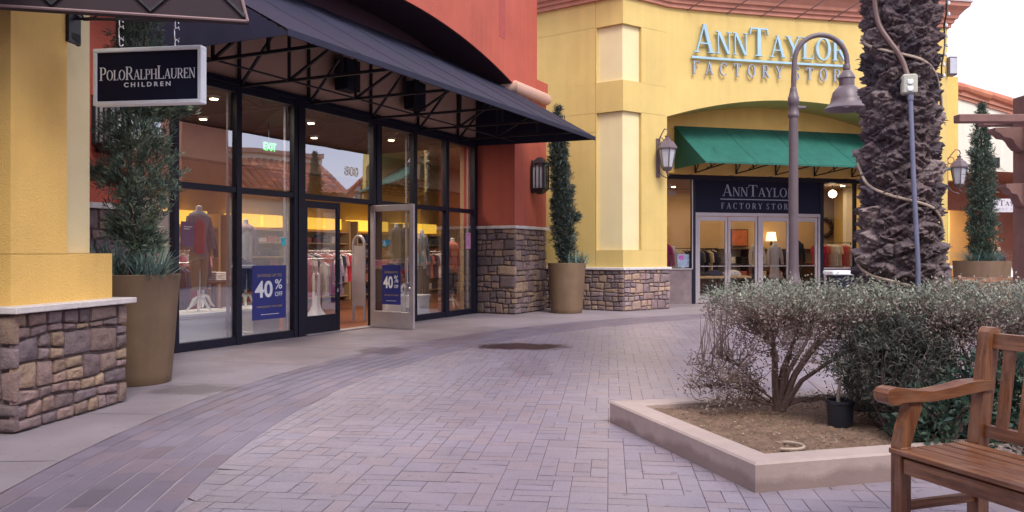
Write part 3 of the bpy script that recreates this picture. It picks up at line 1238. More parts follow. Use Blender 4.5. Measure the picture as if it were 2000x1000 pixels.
for i, (s, lab) in enumerate(((3.35, 'dark box loudspeaker on the wall under the awning, the one nearer the hanging sign'),
                              (5.35, 'dark box loudspeaker on the wall under the awning, the one nearer the stone pier'))):
    t = thing('wall_speaker', lab, 'speaker', W(s, 0, 4.15), 'speakers under the navy awning')
    b = mbW()
    b.box(s - .2, s + .2, .10, .34, 3.98, 4.50, .015)
    build('cabinet', b, M['frame'], t)
    b = mbW()
    b.box(s - .17, s + .17, .341, .352, 4.02, 4.46, .004)
    build('grille', b, M['plastic'], t)
    b = mbW()
    b.box(s - .05, s + .05, .0, .10, 4.15, 4.32)
    build('bracket', b, M['iron'], t)


# wall lanterns on the red shop
def box_lantern(s, w, z, label):
    t = thing('wall_lantern', label, 'wall lamp', W(s, w, z), 'dark box lanterns on the red shop')
    b = mbW()
    b.box(s - .07, s + .07, w, w + .05, z - .38, z + .34, .008)
    build('backplate', b, M['iron'], t)
    b = mbW()
    c = (s, w + .19, z)
    hw = .135
    for sa in (-1, 1):
        for sb in (-1, 1):
            b.box(c[0] + sa * hw - .014, c[0] + sa * hw + .014, c[1] + sb * hw - .014, c[1] + sb * hw + .014, z - .29, z + .26)
    for sb in (-1, 1):
        for k in (-.33, .33):
            b.box(c[0] + k * hw - .007, c[0] + k * hw + .007, c[1] + sb * hw - .008, c[1] + sb * hw + .008, z - .28, z + .25)
            b.box(c[0] + sb * hw - .008, c[0] + sb * hw + .008, c[1] + k * hw - .007, c[1] + k * hw + .007, z - .28, z + .25)
    b.box(c[0] - .155, c[0] + .155, c[1] - .155, c[1] + .155, z + .25, z + .275, .004)
    b.box(c[0] - .155, c[0] + .155, c[1] - .155, c[1] + .155, z - .305, z - .28, .004)
    for (z0, z1, sg) in ((z + .275, z + .40, 1), (z - .305, z - .41, -1)):
        q = .145
        b.add([(c[0] - q, c[1] - q, z0), (c[0] + q, c[1] - q, z0), (c[0] + q, c[1] + q, z0), (c[0] - q, c[1] + q, z0),
               (c[0] - .05, c[1] - .05, z1), (c[0] + .05, c[1] - .05, z1), (c[0] + .05, c[1] + .05, z1), (c[0] - .05, c[1] + .05, z1)],
              [(0, 1, 2, 3), (4, 5, 6, 7), (0, 1, 5, 4), (1, 2, 6, 5), (2, 3, 7, 6), (3, 0, 4, 7)])
    for ang in range(0, 181, 30):
        pass
    for sb in (-1, 1):
        b.tube([(c[0] + hw * math.cos(R(a)) * .98, c[1] + sb * hw, z + .15 + .09 * math.sin(R(a))) for a in range(0, 181, 20)], .008, 4)
        b.tube([(c[0] + sb * hw, c[1] + hw * math.cos(R(a)) * .98, z + .15 + .09 * math.sin(R(a))) for a in range(0, 181, 20)], .008, 4)
    build('housing', b, M['iron'], t)
    b = mbW()
    b.box(c[0] - .118, c[0] + .118, c[1] - .118, c[1] + .118, z - .278, z + .248)
    build('glass', b, M['lampglass'], t)
    return t


box_lantern(8.93, WP, 3.02, 'dark box lantern with frosted panes on the red pier beside the tall slim cypress')
box_lantern(-1.10, .10, 2.86, 'dark box lantern on the red wall just below the hanging shop sign')

# ================================================================== YELLOW SHOP
C0, C1 = Vector((2.496, 18.41)), Vector((3.64, 19.24))
S_AT, eA, mA = (3.97, 20.97), (.966, .258), (.258, -.966)
A_ = Fr(S_AT, eA, mA)
ev, mv = Vector((*eA, 0)), Vector((*mA, 0))
uR = (C1 - C0).normalized()
nR = Vector((uR.y, -uR.x))
uL = Vector((-.816, .578))
nL = Vector((-.578, -.816))
LEND = C0 + uL * 3.4
KP, CE = Vector((4.7, 19.72)), Vector((10.72, 20.92))
bez = [(1 - t) ** 2 * C1 + 2 * t * (1 - t) * KP + t * t * CE for t in [i / 44 for i in range(45)]]
JE = CE + Vector((.45, .09))
ZC = 7.08


def off2(delta):
    a = C0.dot(nR) - delta
    c = C0.dot(nL) - delta
    det = nR.x * nL.y - nR.y * nL.x
    return Vector(((a * nL.y - c * nR.y) / det, (nR.x * c - nL.x * a) / det))


ys = thing('shop_building', 'yellow stucco corner shop with a shallow arch over its entrance and terracotta cornice', 'shop', (6, 20, 0))


def arch_z(x):
    return 5.05 - .050 * (x - 6.9) ** 2


b = MB()
fb = [(p.x, p.y, arch_z(p.x)) for p in bez]
ft = [(p.x, p.y, ZC + .02) for p in bez]
inner = []
for p in bez:
    bp = (p.x - S_AT[0]) * mA[0] + (p.y - S_AT[1]) * mA[1]
    inner.append((p.x - mA[0] * (bp - .45), p.y - mA[1] * (bp - .45)))
ib = [(q[0], q[1], arch_z(p.x)) for p, q in zip(bez, inner)]
it = [(q[0], q[1], ZC + .02) for q in inner]
# finer rows for shading
b.strip(fb, ft)
b.strip(fb, ib)
b.strip(ib, it)
b.strip(ft, it)
# right jamb pillar
bp = (CE.x - S_AT[0]) * mA[0] + (CE.y - S_AT[1]) * mA[1]
jin = (CE.x - mA[0] * bp, CE.y - mA[1] * bp)
jin2 = (JE.x - mA[0] * bp - .2, JE.y - mA[1] * bp + 4)
b.prism([(CE.x, CE.y), (JE.x, JE.y), jin2, jin], .95, ZC + .02)
# pilaster masses: plinth, band, frieze full; shafts notched behind the cream panels
back = [(C1.x - mA[0] * 1.4, C1.y - mA[1] * 1.4), (C1.x - .4, C1.y + 3.2), (LEND.x + .6, LEND.y + 1.6)]
full = [(LEND.x, LEND.y), (C0.x, C0.y), (C1.x, C1.y)] + back
aL, aR, dp = .683, .576, .115
pL, pR, ic = C0 + uL * aL, C0 + uR * aR, off2(dp)
notch = [(LEND.x, LEND.y), (pL.x, pL.y), tuple(pL - nL * dp), tuple(ic), tuple(pR - nR * dp), (pR.x, pR.y), (C1.x, C1.y)] + back
for z0, z1, pl in ((.95, 1.37, full), (1.362, 4.53, notch), (4.52, 5.21, full), (5.202, 6.49, notch), (6.48, ZC + .02, full)):
    b.prism([tuple(p) for p in pl], z0, z1)
build('wall', b, M['yellow'], ys)
for z0, z1 in ((1.374, 4.516), (5.214, 6.476)):
    b = MB()
    i2, q1, q2 = off2(.075), pL - nL * .075 - uL * .004, pR - nR * .075 - uR * .004
    b.prism([tuple(q1), tuple(i2), tuple(q2), tuple(pR - nR * .112 - uR * .004), tuple(off2(.112)), tuple(pL - nL * .112 - uL * .004)], z0, z1)
    build('panel', b, M['cream'], ys)
# score lines in the stucco
b = MB()
q = C0 + uL * .70
b.prism([tuple(q + nL * .0015), tuple(q + uL * .012 + nL * .0015), tuple(q + uL * .012 - nL * .01), tuple(q - nL * .01)], 1.0, ZC)
q0, q1 = C0 + uL * .71, C0 + uL * 2.2
b.prism([tuple(q0 + nL * .0015), tuple(q1 + nL * .0015), tuple(q1 - nL * .01), tuple(q0 - nL * .01)], 4.08, 4.092)
build('score_line', b, mat('stucco_joint', (.34, .25, .08), .9, .05), ys)
# stone plinth, cap
prs = [(-.05, 0), (.04, 0), (.04, .93), (-.05, .93)]
b = MB()
path = [tuple(LEND), tuple(C0), tuple(C1), (C1.x - mA[0] * 1.3, C1.y - mA[1] * 1.3)]
b.solid_strip(path, [(-.3, 0), (.03, 0), (.03, .925), (-.3, .925)])
base = build('stone_base', b, M['mortar'], ys)
stn = MB()
stone_face(stn, Fr(tuple(C0 + nL * .035 + uL * 2.9), tuple(-uL), tuple(nL)), 2.94, .01, .925, rh=.105, seed=21, res=3, thick=.034, gap=.0065)
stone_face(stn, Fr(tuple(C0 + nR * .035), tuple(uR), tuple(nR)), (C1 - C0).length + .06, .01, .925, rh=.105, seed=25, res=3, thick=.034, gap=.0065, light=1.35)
build('stonework', stn, M['stone'], base)
b = MB()
b.solid_strip(path, [(-.05, .925), (.085, .925), (.095, .935), (.095, .975), (.085, .985), (-.05, .985)])
build('stone_cap', b, M['capstone'], ys)
b = MB()
b.solid_strip([tuple(CE + Vector((-.03, .4))), tuple(CE + Vector((-.03, -.02))), tuple(JE + Vector((.03, -.02))), tuple(JE + Vector((.03, 1.2)))], [(-.3, 0), (.05, 0), (.05, .925), (-.3, .925)])
base = build('stone_base', b, M['slate'], ys)
b = MB()
b.solid_strip([tuple(CE + Vector((-.03, .4))), tuple(CE + Vector((-.03, -.02))), tuple(JE + Vector((.03, -.02))), tuple(JE + Vector((.03, 1.2)))], [(-.1, .925), (.10, .925), (.10, .985), (-.1, .985)])
build('stone_cap', b, M['capstone'], ys)
b = MB()
b.solid_strip([tuple(CE + Vector((-.0, .4))), tuple(CE), tuple(JE), tuple(JE + Vector((0, 1.2)))], [(-.1, .985), (.04, .985), (.04, 1.37), (-.1, 1.37)])
build('plinth', b, M['yellow'], ys)
# cornice
cpath = [tuple(LEND), tuple(C0), tuple(C1)] + [tuple(p) for p in bez[2::3]] + [tuple(JE), (JE.x - 1.0 + .9, JE.y + 4.5)]
b = MB()
b.solid_strip(cpath, [(-.25, ZC), (.07, ZC), (.07, ZC + .09), (.12, ZC + .10), (.13, ZC + .18), (.19, ZC + .20), (.21, ZC + .27), (.30, ZC + .38),
                      (.40, ZC + .46), (.42, ZC + .56), (-.25, ZC + .56)])
build('cornice', b, M['cornice'], ys)
b = MB()
b.solid_strip(cpath, [(-.25, ZC + .56), (.45, ZC + .56), (.45, ZC + .60), (-.25, ZC + .62)])
build('coping', b, mat('grey_flashing', (.42, .36, .35), .5, .1, metal=.3), ys)
# tympanum and jamb linings
b = MB(A_)
b.box(-.5, 8.6, -.25, .449, 3.32, 6.2)
build('tympanum', b, M['yellow2'], ys)
# glazing of the far shop
AM = [(-.30, -.05), (.68, .78), (4.48, 4.59), (5.55, 5.62), (6.7, 6.77), (7.5, 7.6)]
b = MB(A_)
b.box(-.3, 8.3, -.06, .12, 3.20, 3.318, .005)
for a0, a1 in AM:
    b.box(a0, a1, -.05, .05, 0, 3.20, .004)
build('storefront_frame', b, M['frame'], ys)
b = MB(A_)
b.box(.78, 4.48, -.05, .05, 2.27, 2.36, .004)
for a0, a1 in ((.78, .84), (2.60, 2.68), (4.42, 4.48)):
    b.box(a0, a1, -.045, .045, 0, 2.27, .004)
b.box(.67, .70, .051, .06, .9, 3.2)
build('door_frame', b, M['alu'], ys)
for a0, a1 in ((-.05, .68), (4.59, 5.55), (5.62, 6.7), (6.77, 7.5)):
    b = MB(A_)
    b.box(a0 + .002, a1 - .002, -.006, .006, .92, 3.198)
    build('pane', b, M['glass2'], ys)
    b = MB(A_)
    b.box(a0 + .001, a1 - .001, -.04, .03, 0, .88)
    build('kneewall', b, M['slate'], ys)
    b = MB(A_)
    b.box(a0 + .001, a1 - .001, -.05, .055, .88, .918, .004)
    build('sill', b, M['alu'], ys)
for k, (a0, a1) in enumerate(((.85, 1.71), (1.73, 2.59), (2.69, 3.54), (3.56, 4.41))):
    b = MB(A_)
    st = .07
    b.box(a0, a0 + st, -.02, .02, .02, 2.26, .004)
    b.box(a1 - st, a1, -.02, .02, .02, 2.26, .004)
    b.box(a0 + st, a1 - st, -.019, .019, .02, .2, .004)
    b.box(a0 + st, a1 - st, -.019, .019, 2.15, 2.26, .004)
    leaf = build('door', b, M['alu'], ys)
    b = MB(A_)
    b.box(a0 + st, a1 - st, -.004, .004, .2, 2.15)
    build('pane', b, M['glass2'], leaf)
    b = MB(A_)
    b.tube([(a0 + st, .05, .97), (a1 - st, .05, .97)], .014, 8)
    hx = a1 - st / 2 if k % 2 == 0 else a0 + st / 2
    b.tube([(hx, .02, .9), (hx, .08, .9), (hx, .08, 1.3), (hx, .02, 1.3)], .012, 8)
    build('handle', b, M['chrome'], leaf, smooth=True)
b = MB(A_)
b.box(.785, 4.475, -.03, .03, 2.365, 3.195)
sg = build('sign_panel', b, M['nsign'], ys)
t = merge(serif('AnnTaylor', A_(1.55, 0, 2.80), ev, mv, .30, .038, width=2.15), )
build('lettering', t, M['greyletters'], sg)
b = MB(A_)
b.box(1.50, 3.75, .031, .037, 2.705, 2.728)
build('underline', b, M['greyletters'], sg)
t = serif('FACTORY STORE', A_(1.52, 0, 2.47), ev, mv, .15, .038, width=2.2, gap=.45)
build('lettering', t, M['greyletters'], sg)
t = merge(sans('LE', A_(-.02, 0, 2.98), ev, mv, .10, .010, width=.16), sans('500', A_(.02, 0, 2.80), ev, mv, .10, .010, width=.22))
build('decal_lettering', t, M['greyletters'], ys)
# interior shell of the far shop
b = MB(A_)
b.box(-.6, 8.6, -4.2, -.06, .004, .016)
build('floor', b, M['floorwood'], ys)
b = MB(A_)
b.box(-.6, 8.6, -4.2, -.26, 3.3, 3.4)
build('ceiling', b, M['shopceil'], ys)
b = MB(A_)
b.box(-.6, 8.6, -4.35, -4.2, 0, 3.4)
b.box(-.7, -.6, -4.3, -.3, 0, 3.4)
b.box(8.6, 8.7, -4.3, -.3, 0, 3.4)
build('inner_wall', b, M['atwall'], ys)
for a in (.4, 1.6, 2.9, 4.1, 6.2):
    for q in (-1.3, -2.9):
        b = MB(A_)
        b.lathe((a, q, 3.26), [(.07, 0), (.08, .03), (.09, .04)], 12)
        f = build('ceiling_light', b, M['white'], ys)
        b = MB(A_)
        b.lathe((a, q, 3.252), [(.055, 0), (.055, .006)], 12)
        build('bulb', b, M['downlight'], f)
for a in (.8, 3.2, 6.0):
    l = bpy.data.lights.new('ceiling_lamp', 'AREA')
    l.shape = 'RECTANGLE'
    l.size, l.size_y = 1.8, 2.4
    l.energy = 20
    l.color = (1.0, .72, .42)
    o = bpy.data.objects.new('ceiling_lamp', l)
    link(o)
    o.location = Vector(A_(a, -2.2, 3.22))
    o.rotation_euler = (0, 0, math.atan2(eA[1], eA[0]))

# green awning
ga = thing('awning', 'green canvas awning under the yellow arch, above the far shop doors', 'awning', A_(4, .5, 3.3))
GZT, GZH, GB = 4.50, 3.44, 2.05
b = MB(A_)
ns, nw = 30, 8
A0, A1 = -.02, 6.85


def gz(t, a):
    return GZT + (GZH - GZT) * t - .03 * math.sin(math.pi * t) * (.7 + .3 * math.sin(a * 1.7)) + .012 * math.sin(a * 6 + t * 3) * t * (1 - t) * 3


grid = [[(A0 + (A1 - A0) * i / ns + (0), .452 + (GB - .452) * j / nw, gz(j / nw, A0 + (A1 - A0) * i / ns)) for i in range(ns + 1)] for j in range(nw + 1)]
for j in range(nw):
    b.strip(grid[j], grid[j + 1])
    b.strip([(p[0], p[1], p[2] - .018) for p in grid[j]], [(p[0], p[1], p[2] - .018) for p in grid[j + 1]])
b.box(A0, A1, GB - .006, GB + .01, GZH - .04, GZH + .004)
build('fabric', b, M['green'], ga)
for i in range(1, 5):
    b = MB(A_)
    s_ = A0 + (A1 - A0) * i / 5
    b.tube([(s_, .46 + (GB - .46) * j / 8, gz(j / 8, s_) + .001) for j in range(9)], .007, 5)
    build('seam', b, M['green'], ga)
for a, w_ in ((A0, .012), (A1, -.012)):
    b = MB(A_)
    b.poly([(a, .455, GZT - .03), (a, .455, GZH - .03), (a, GB - .01, GZH - .03), (a, GB - .01, GZH - .012)], (w_, 0, 0))
    build('end_panel', b, M['green'], ga)
for a in (.55, 1.7, 2.85, 4.0, 5.15, 6.1):
    b = MB(A_)
    b.tube([(a, .13, GZH - .12), (a, GB - .03, GZH - .02)], .018, 4)
    b.tube([(a, .47, GZT - .08), (a, GB - .05, GZH + .0)], .018, 4)
    b.tube([(a, .47, GZH - .1), (a, .47, GZT - .08)], .018, 4)
    b.tube([(a, .47, GZH - .1), (a, 1.05, gz(.4, a) - .05)], .016, 4)
    b.tube([(a, 1.05, gz(.4, a) - .05), (a, 1.3, GZH - .05)], .016, 4)
    b.tube([(a, 1.05, GZH - .05), (a + .55, 1.5, gz(.65, a) - .05), (a + .7, 1.9, GZH - .02)], .015, 4)
    build('truss', b, M['iron'], ga)

# wall sign of raised letters on the curved wall
ws = thing('wall_sign', 'raised pale blue two-line lettering with an underline, high on the yellow wall', 'sign', (6.5, 20, 5.6))


def on_curve(x):
    for p, q in zip(bez, bez[1:]):
        if p.x <= x <= q.x:
            t = (x - p.x) / (q.x - p.x)
            v = p.lerp(q, t)
            dd = (q - p).normalized()
            return v, dd, Vector((dd.y, -dd.x))
    return bez[-1], uR, nR


def curved_text(text, x0, x1, z, h, depth, name, m, gap=.03, small=.78):
    lets, pos = [], 0.0
    for ch in text:
        k = small if ch.islower() else 1.0
        if ch == ' ':
            pos += .55 * k
            continue
        w_, ps = glyph(ch.upper())
        lets.append((pos, k, w_, ps))
        pos += (w_ + gap) * k
    sc = (x1 - x0) / (pos - gap)
    for (px, k, w_, ps) in lets:
        mid = x0 + (px + w_ * k / 2) * sc
        v, dd, nn = on_curve(mid)
        right, nrm = Vector((dd.x, dd.y, 0)), Vector((nn.x, nn.y, 0))
        o = Vector((v.x, v.y, z)) - right * (w_ * k * sc / 2)
        mb = MB()
        for j, p in enumerate(ps):
            e = .045 + depth + .0006 * (j % 7)
            mb.poly([tuple(o + right * (x * k * sc) + Vector((0, 0, y * k * h)) + nrm * e) for x, y in p], tuple(-nrm * depth))
        build(name, mb, m, ws)


curved_text('AnnTaylor', 4.27, 8.28, 6.07, .68, .06, 'letter', M['letters'])
curved_text('FACTORY STORE', 4.25, 8.46, 5.56, .30, .045, 'letter', M['letterside'], gap=.62)
b = MB()
pts = [on_curve(4.23 + (8.32 - 4.23) * i / 20) for i in range(21)]
b.solid_strip([tuple(v + nn * .04) for v, dd, nn in pts], [(0, 5.925), (.05, 5.925), (.05, 5.975), (0, 5.975)])
build('underline', b, M['letters'], ws)

# gooseneck sign lights under the cornice
spots = [4.15, 5.15, 6.05, 6.95, 7.85]
LN = ['leftmost', 'second', 'middle', 'fourth', 'rightmost']
for i, x in enumerate(spots):
    v, dd, nn = on_curve(x)
    o = Vector((v.x, v.y, ZC - .02))
    r_, n_ = Vector((dd.x, dd.y, 0)), Vector((nn.x, nn.y, 0))
    t = thing('sign_light', 'thin-armed spotlight on the terracotta cornice, %s of the five counted from the red shop' % ['first', 'second', 'third', 'fourth', 'last'][i], 'spotlight', tuple(o), 'spotlights along the cornice')
    b = MB()
    h = o + n_ * .95 + r_ * .50 + Vector((0, 0, .42))
    b.tube([tuple(o + n_ * .02), tuple(o + n_ * .5 + r_ * .26 + Vector((0, 0, .2))), tuple(h)], .014, 5)
    build('arm', b, M['browncord'], t)
    b = MB()
    q = (o + n_ * .5 * 0 - h + n_ * .3 + Vector((0, 0, -.9)))
    q.normalize()
    b.tube([tuple(h - q * .07), tuple(h), tuple(h + q * .11)], [.03, .055, .075], 10)
    build('lamp_head', b, M['boxgrey'], t, smooth=True)


# scroll-bracket lanterns on the yellow shop
def scroll_lantern(o, right, nrm, label, k=1.0):
    """o: wall point at mid height; lantern hangs out along nrm"""
    f = Fr((o[0], o[1]), right, nrm)
    z = o[2]
    t = thing('wall_lantern', label, 'wall lamp', o, 'bronze carriage lanterns on the yellow shop')
    b = MB(f)
    b.box(-.06 * k, .06 * k, .0, .035, z - .48 * k, z + .42 * k, .006)
    build('backplate', b, M['bronze'], t)
    b = MB(f)
    L = .30 * k
    b.tube([(0, .03, z + .36 * k), (0, .12 * k, z + .50 * k), (0, .22 * k, z + .62 * k), (0, L, z + .60 * k), (0, L + .03 * k, z + .52 * k), (0, L, z + .47 * k)], .014 * k, 6)
    b.tube([(0, .03, z + .22 * k)] + [(0, .11 * k + .07 * k * math.cos(R(a)), z + .34 * k + .09 * k * math.sin(R(a))) for a in range(200, 520, 25)], .010 * k, 5)
    b.tube([(0, .03, z - .32 * k), (0, .14 * k, z - .45 * k), (0, L, z - .52 * k), (0, L + .06 * k, z - .46 * k), (0, L, z - .42 * k)], .012 * k, 6)
    build('bracket', b, M['bronze'], t, smooth=True)
    b = MB(f)
    b.lathe((0, L, z), [(.10 * k, -.30 * k), (.135 * k, -.285 * k), (.135 * k, -.265 * k)], 6)
    b.lathe((0, L, z), [(.20 * k, .14 * k), (.235 * k, .15 * k), (.235 * k, .175 * k), (.19 * k, .25 * k), (.15 * k, .31 * k), (.09 * k, .345 * k), (.085 * k, .37 * k), (.05 * k, .39 * k), (.045 * k, .43 * k), (.06 * k, .45 * k), (.001, .47 * k)], 6)
    b.lathe((0, L, z), [(.001, -.43 * k), (.03 * k, -.40 * k), (.03 * k, -.37 * k), (.09 * k, -.34 * k), (.12 * k, -.30 * k)], 6)
    for i in range(6):
        a = 2 * math.pi * i / 6
        b.tube([(.125 * k * math.cos(a), L + .125 * k * math.sin(a), z - .27 * k), (.20 * k * math.cos(a), L + .20 * k * math.sin(a), z + .15 * k)], .013 * k, 4)
    build('housing', b, M['bronze'], t)
    b = MB(f)
    b.lathe((0, L, z), [(.115 * k, -.27 * k), (.187 * k, .145 * k)], 6)
    build('glass', b, M['lampglass'], t)
    return t


q = C0 + uR * 1.10
scroll_lantern((q.x, q.y, 3.55), tuple(uR), tuple(nR), 'bronze carriage lantern with scroll bracket on the yellow pilaster left of the green awning')
scroll_lantern((JE.x + .02, JE.y + .1, 3.35), (0.26, .966), (.966, -.26), 'bronze carriage lantern with scroll bracket between palm trunk and slim far cypress')
# floodlight at the end of the yellow shop, right of the palm
b = MB()
t = thing('floodlight', 'small brown box light on the corner of the yellow shop, right of the palm', 'floodlight', (JE.x, JE.y, 5.9))
b.box(JE.x - .02, JE.x + .20, JE.y - .12, JE.y + .12, 5.85, 6.33, .02)
build('housing', b, M['bronze'], t)
b = MB()
b.box(JE.x + .0, JE.x + .17, JE.y - .135, JE.y - .121, 5.89, 6.28)
build('lens', b, M['lampglass'], t)

# ================================================================== FOREGROUND PILLAR, CANOPY, HANGING SIGN
PA, pp, po = (-3.571, 5.876), (.1455, .9894), (.9894, -.1455)
PF = Fr(PA, pp, po)
pov, ppv = Vector((*po, 0)), Vector((*pp, 0))
pil = thing('pillar', 'yellow stucco pillar on a stone base with pale cap, at the near corner beside the hanging sign', 'pillar', PF(.6, -.5, 0))
b = MB(PF)
b.box(.03, 1.29, -1.2, -.03, 0, .865)
base = build('stone_base', b, M['mortar'], pil)
stn = MB()
stone_face(stn, Fr(PF(0, -.02, 0)[:2], pp, po), 1.33, .005, .862, rh=.098, wmin=.12, wmax=.30, seed=33, res=8, thick=.034, gap=.006)
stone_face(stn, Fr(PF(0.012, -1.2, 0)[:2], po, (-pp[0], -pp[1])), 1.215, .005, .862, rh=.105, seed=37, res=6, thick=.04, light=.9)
build('stonework', stn, M['stone'], base, smooth=True)
b = MB(PF)
b.box(-.05, .62, -1.25, .06, .866, .915, .006)
b.box(.624, 1.38, -1.25, .061, .866, .914, .006)
build('stone_cap', b, M['capstone'], pil)
b = MB(PF)
t0, t1, tn, fi, rc = .087, 1.264, .688, -.10, .155
b.box(t0, t1, -1.1, fi, .914, 1.30)
b.prism([(t0, -1.1), (t0, fi), (tn, fi), (tn, fi - rc), (t1 - rc, fi - rc), (t1 - rc, -1.1)], 1.292, 3.6)
build('column', b, M['yellow2'], pil)
b = MB(PF)
b.prism([(tn + .003, fi - rc + .002), (tn + .003, fi - rc + .03), (t1 - rc + .03, fi - rc + .03), (t1 - rc + .03, -1.1), (t1 - rc + .002, -1.1), (t1 - rc + .002, fi - rc + .002)], 1.303, 3.6)
build('panel', b, M['cream'], pil)

can = thing('canopy', 'dark brown canvas canopy end at the top left corner, above the hanging sign', 'canopy', (-3, 5.9, 3.0))
cf = Fr((-1.935, 6.0), (-.9722, -.2337), (.2337, -.9722))     # a: to the left, b: towards the viewer
b = MB(cf)
b.poly([(0, 0, 3.0), (3.2, 0, 3.0), (3.2, 0, 3.8), (.20, 0, 3.8)], (0, -.11, 0))
build('fabric', b, M['browncanvas'], can)
b = MB(cf)
b.tube([(0, .006, 3.0), (.20, .006, 3.8)], .012, 6)
b.tube([(0, .004, 3.0), (3.2, .004, 3.0)], .010, 6)
build('piping', b, mat('faded_piping', (.26, .17, .17), .7, .1), can)
b = MB(cf)
zz = [(.02 + .32 * i, .012, 3.03 if i % 2 == 0 else 3.34) for i in range(10)]
b.tube(zz, .014, 4)
b.tube([(.03, .012, 3.35), (3.1, .012, 3.35)], .014, 4)
build('truss', b, M['iron'], can)

b = MB()
b.box(-9, -3.1, .6, 8.3, 3.86, 4.02)  # unseen slab, added to shade the pillar and the paving beside it
build('roof', b, M['soffit'], can)
b = MB()
b.box(-9, -3.11, .62, .9, 3.4, 3.855)
b.box(-3.4, -3.11, .92, 5.6, 3.62, 3.855)
build('beam', b, M['browncanvas'], can)  # unseen beams under the added slab

hs_ = thing('hanging_sign', 'navy children\'s shop sign in a white frame hanging on chains from a rod', 'sign', PF(.76, .6, 2.7))
SF = Fr(PF(.76, -.10, 0)[:2], po, pp)         # a: out along the rod, b: away from the viewer
b = MB(SF)
b.box(-.01, .03, -.09, .06, 3.0, 3.27, .004)
b.poly([(.03, -.06, 3.08), (.03, .05, 3.08), (.03, .05, 2.99), (.03, -.06, 3.03)], (-.03, 0, 0))
b.tube([(.02, -.01, 3.20), (1.29, -.01, 3.125)], .012, 8)
b.tube([(1.29, -.01, 3.125), (1.31, -.01, 3.135), (1.33, -.01, 3.115)], .010, 6)
build('rod_bracket', b, M['iron'], hs_)
b = MB(SF)
b.tube([(.13 + .11 * math.cos(R(a)), -.01, 3.27 + .085 * math.sin(R(a))) for a in range(60, 421, 15)], .009, 6)
b.tube([(.02, -.01, 3.36), (.10, -.01, 3.20), (.2, -.01, 3.20)], .009, 6)
build('scroll', b, M['iron'], hs_, smooth=True)
for a in (.43, .91):
    b = MB(SF)
    ztop = 3.2 - .075 * a / 1.29
    lz = [(ztop - .005, .055), (ztop - .055, .10), (ztop - .15, .06)]
    for k, (z1, L) in enumerate(lz):
        w_ = .016 if L < .08 else .02
        loop = [(w_ * math.cos(R(q)), (L / 2 - w_) * (1 if math.sin(R(q)) >= 0 else -1) + w_ * math.sin(R(q))) for q in range(0, 361, 30)]
        if k % 2:
            b.tube([(a + x, -.01, z1 - L / 2 + y) for x, y in loop], .005, 5)
        else:
            b.tube([(a + x * .35, -.01 + x, z1 - L / 2 + y) for x, y in loop], .005, 5)
    build('chain', b, M['chrome'], hs_, smooth=True)
zb, zt, a0, a1 = 2.485, 2.94, .205, 1.135
b = MB(SF)
b.box(a0, a1, -.045, .045, zt - .032, zt, .005)
b.box(a0, a1, -.045, .045, zb, zb + .032, .005)
b.box(a0, a0 + .032, -.044, .044, zb + .03, zt - .03, .005)
b.box(a1 - .032, a1, -.044, .044, zb + .03, zt - .03, .005)
build('sign_frame', b, M['wsign'], hs_)
b = MB(SF)
b.box(a0 + .03, a1 - .03, -.03, .03, zb + .03, zt - .03)
brd_ = build('board', b, M['nsign'], hs_)
o = Vector(SF(a0 + .052, -.03, 2.685))
build('lettering', serif('PoloRalphLauren', o, pov, -ppv, .105, .004, width=.825, small=.76, gap=.0), M['sletters'], brd_)
build('lettering', sans('CHILDREN', SF(a0 + .465, -.0301, 2.628), pov, -ppv, .036, .004, width=.40, align='C', bold=.02, space=1.6), M['sletters'], brd_)


# ================================================================== POTS, CONIFERS, SPIKY PLANTS
def unit(v):
    return v / np.maximum(np.linalg.norm(v, axis=1, keepdims=True), 1e-9)


def blades(P, D, Ln, Wd, rg):
    """one thin triangle-pair blade at each P along D"""
    n = len(P)
    side = unit(np.cross(D, rg.normal(size=(n, 3))))
    mid = P + D * (Ln * .5)[:, None]
    tip = P + D * Ln[:, None] + np.array([0, 0, -1]) * (Ln * .12)[:, None]
    w = Wd[:, None]
    V = np.stack([P, mid + side * w * .5, tip, mid - side * w * .5], 1).reshape(-1, 3)
    F = np.arange(4 * n).reshape(n, 4)
    return V, F


def planter_pot(loc, label):
    t = thing('planter_pot', label, 'pot', loc, 'tall tan pots by the shop fronts')
    b = MB()
    b.lathe(loc, [(.325, 0), (.335, .012), (.345, .10), (.372, .45), (.405, .90), (.422, 1.065), (.425, 1.085), (.418, 1.092), (.395, 1.092), (.39, 1.07), (.385, 1.0)], 40)
    build('pot', b, M['pot'], t, smooth=True)
    b = MB()
    b.lathe(loc, [(.384, 1.0), (.384, 1.035)], 24)
    build('soil', b, M['soil'], t)
    return t


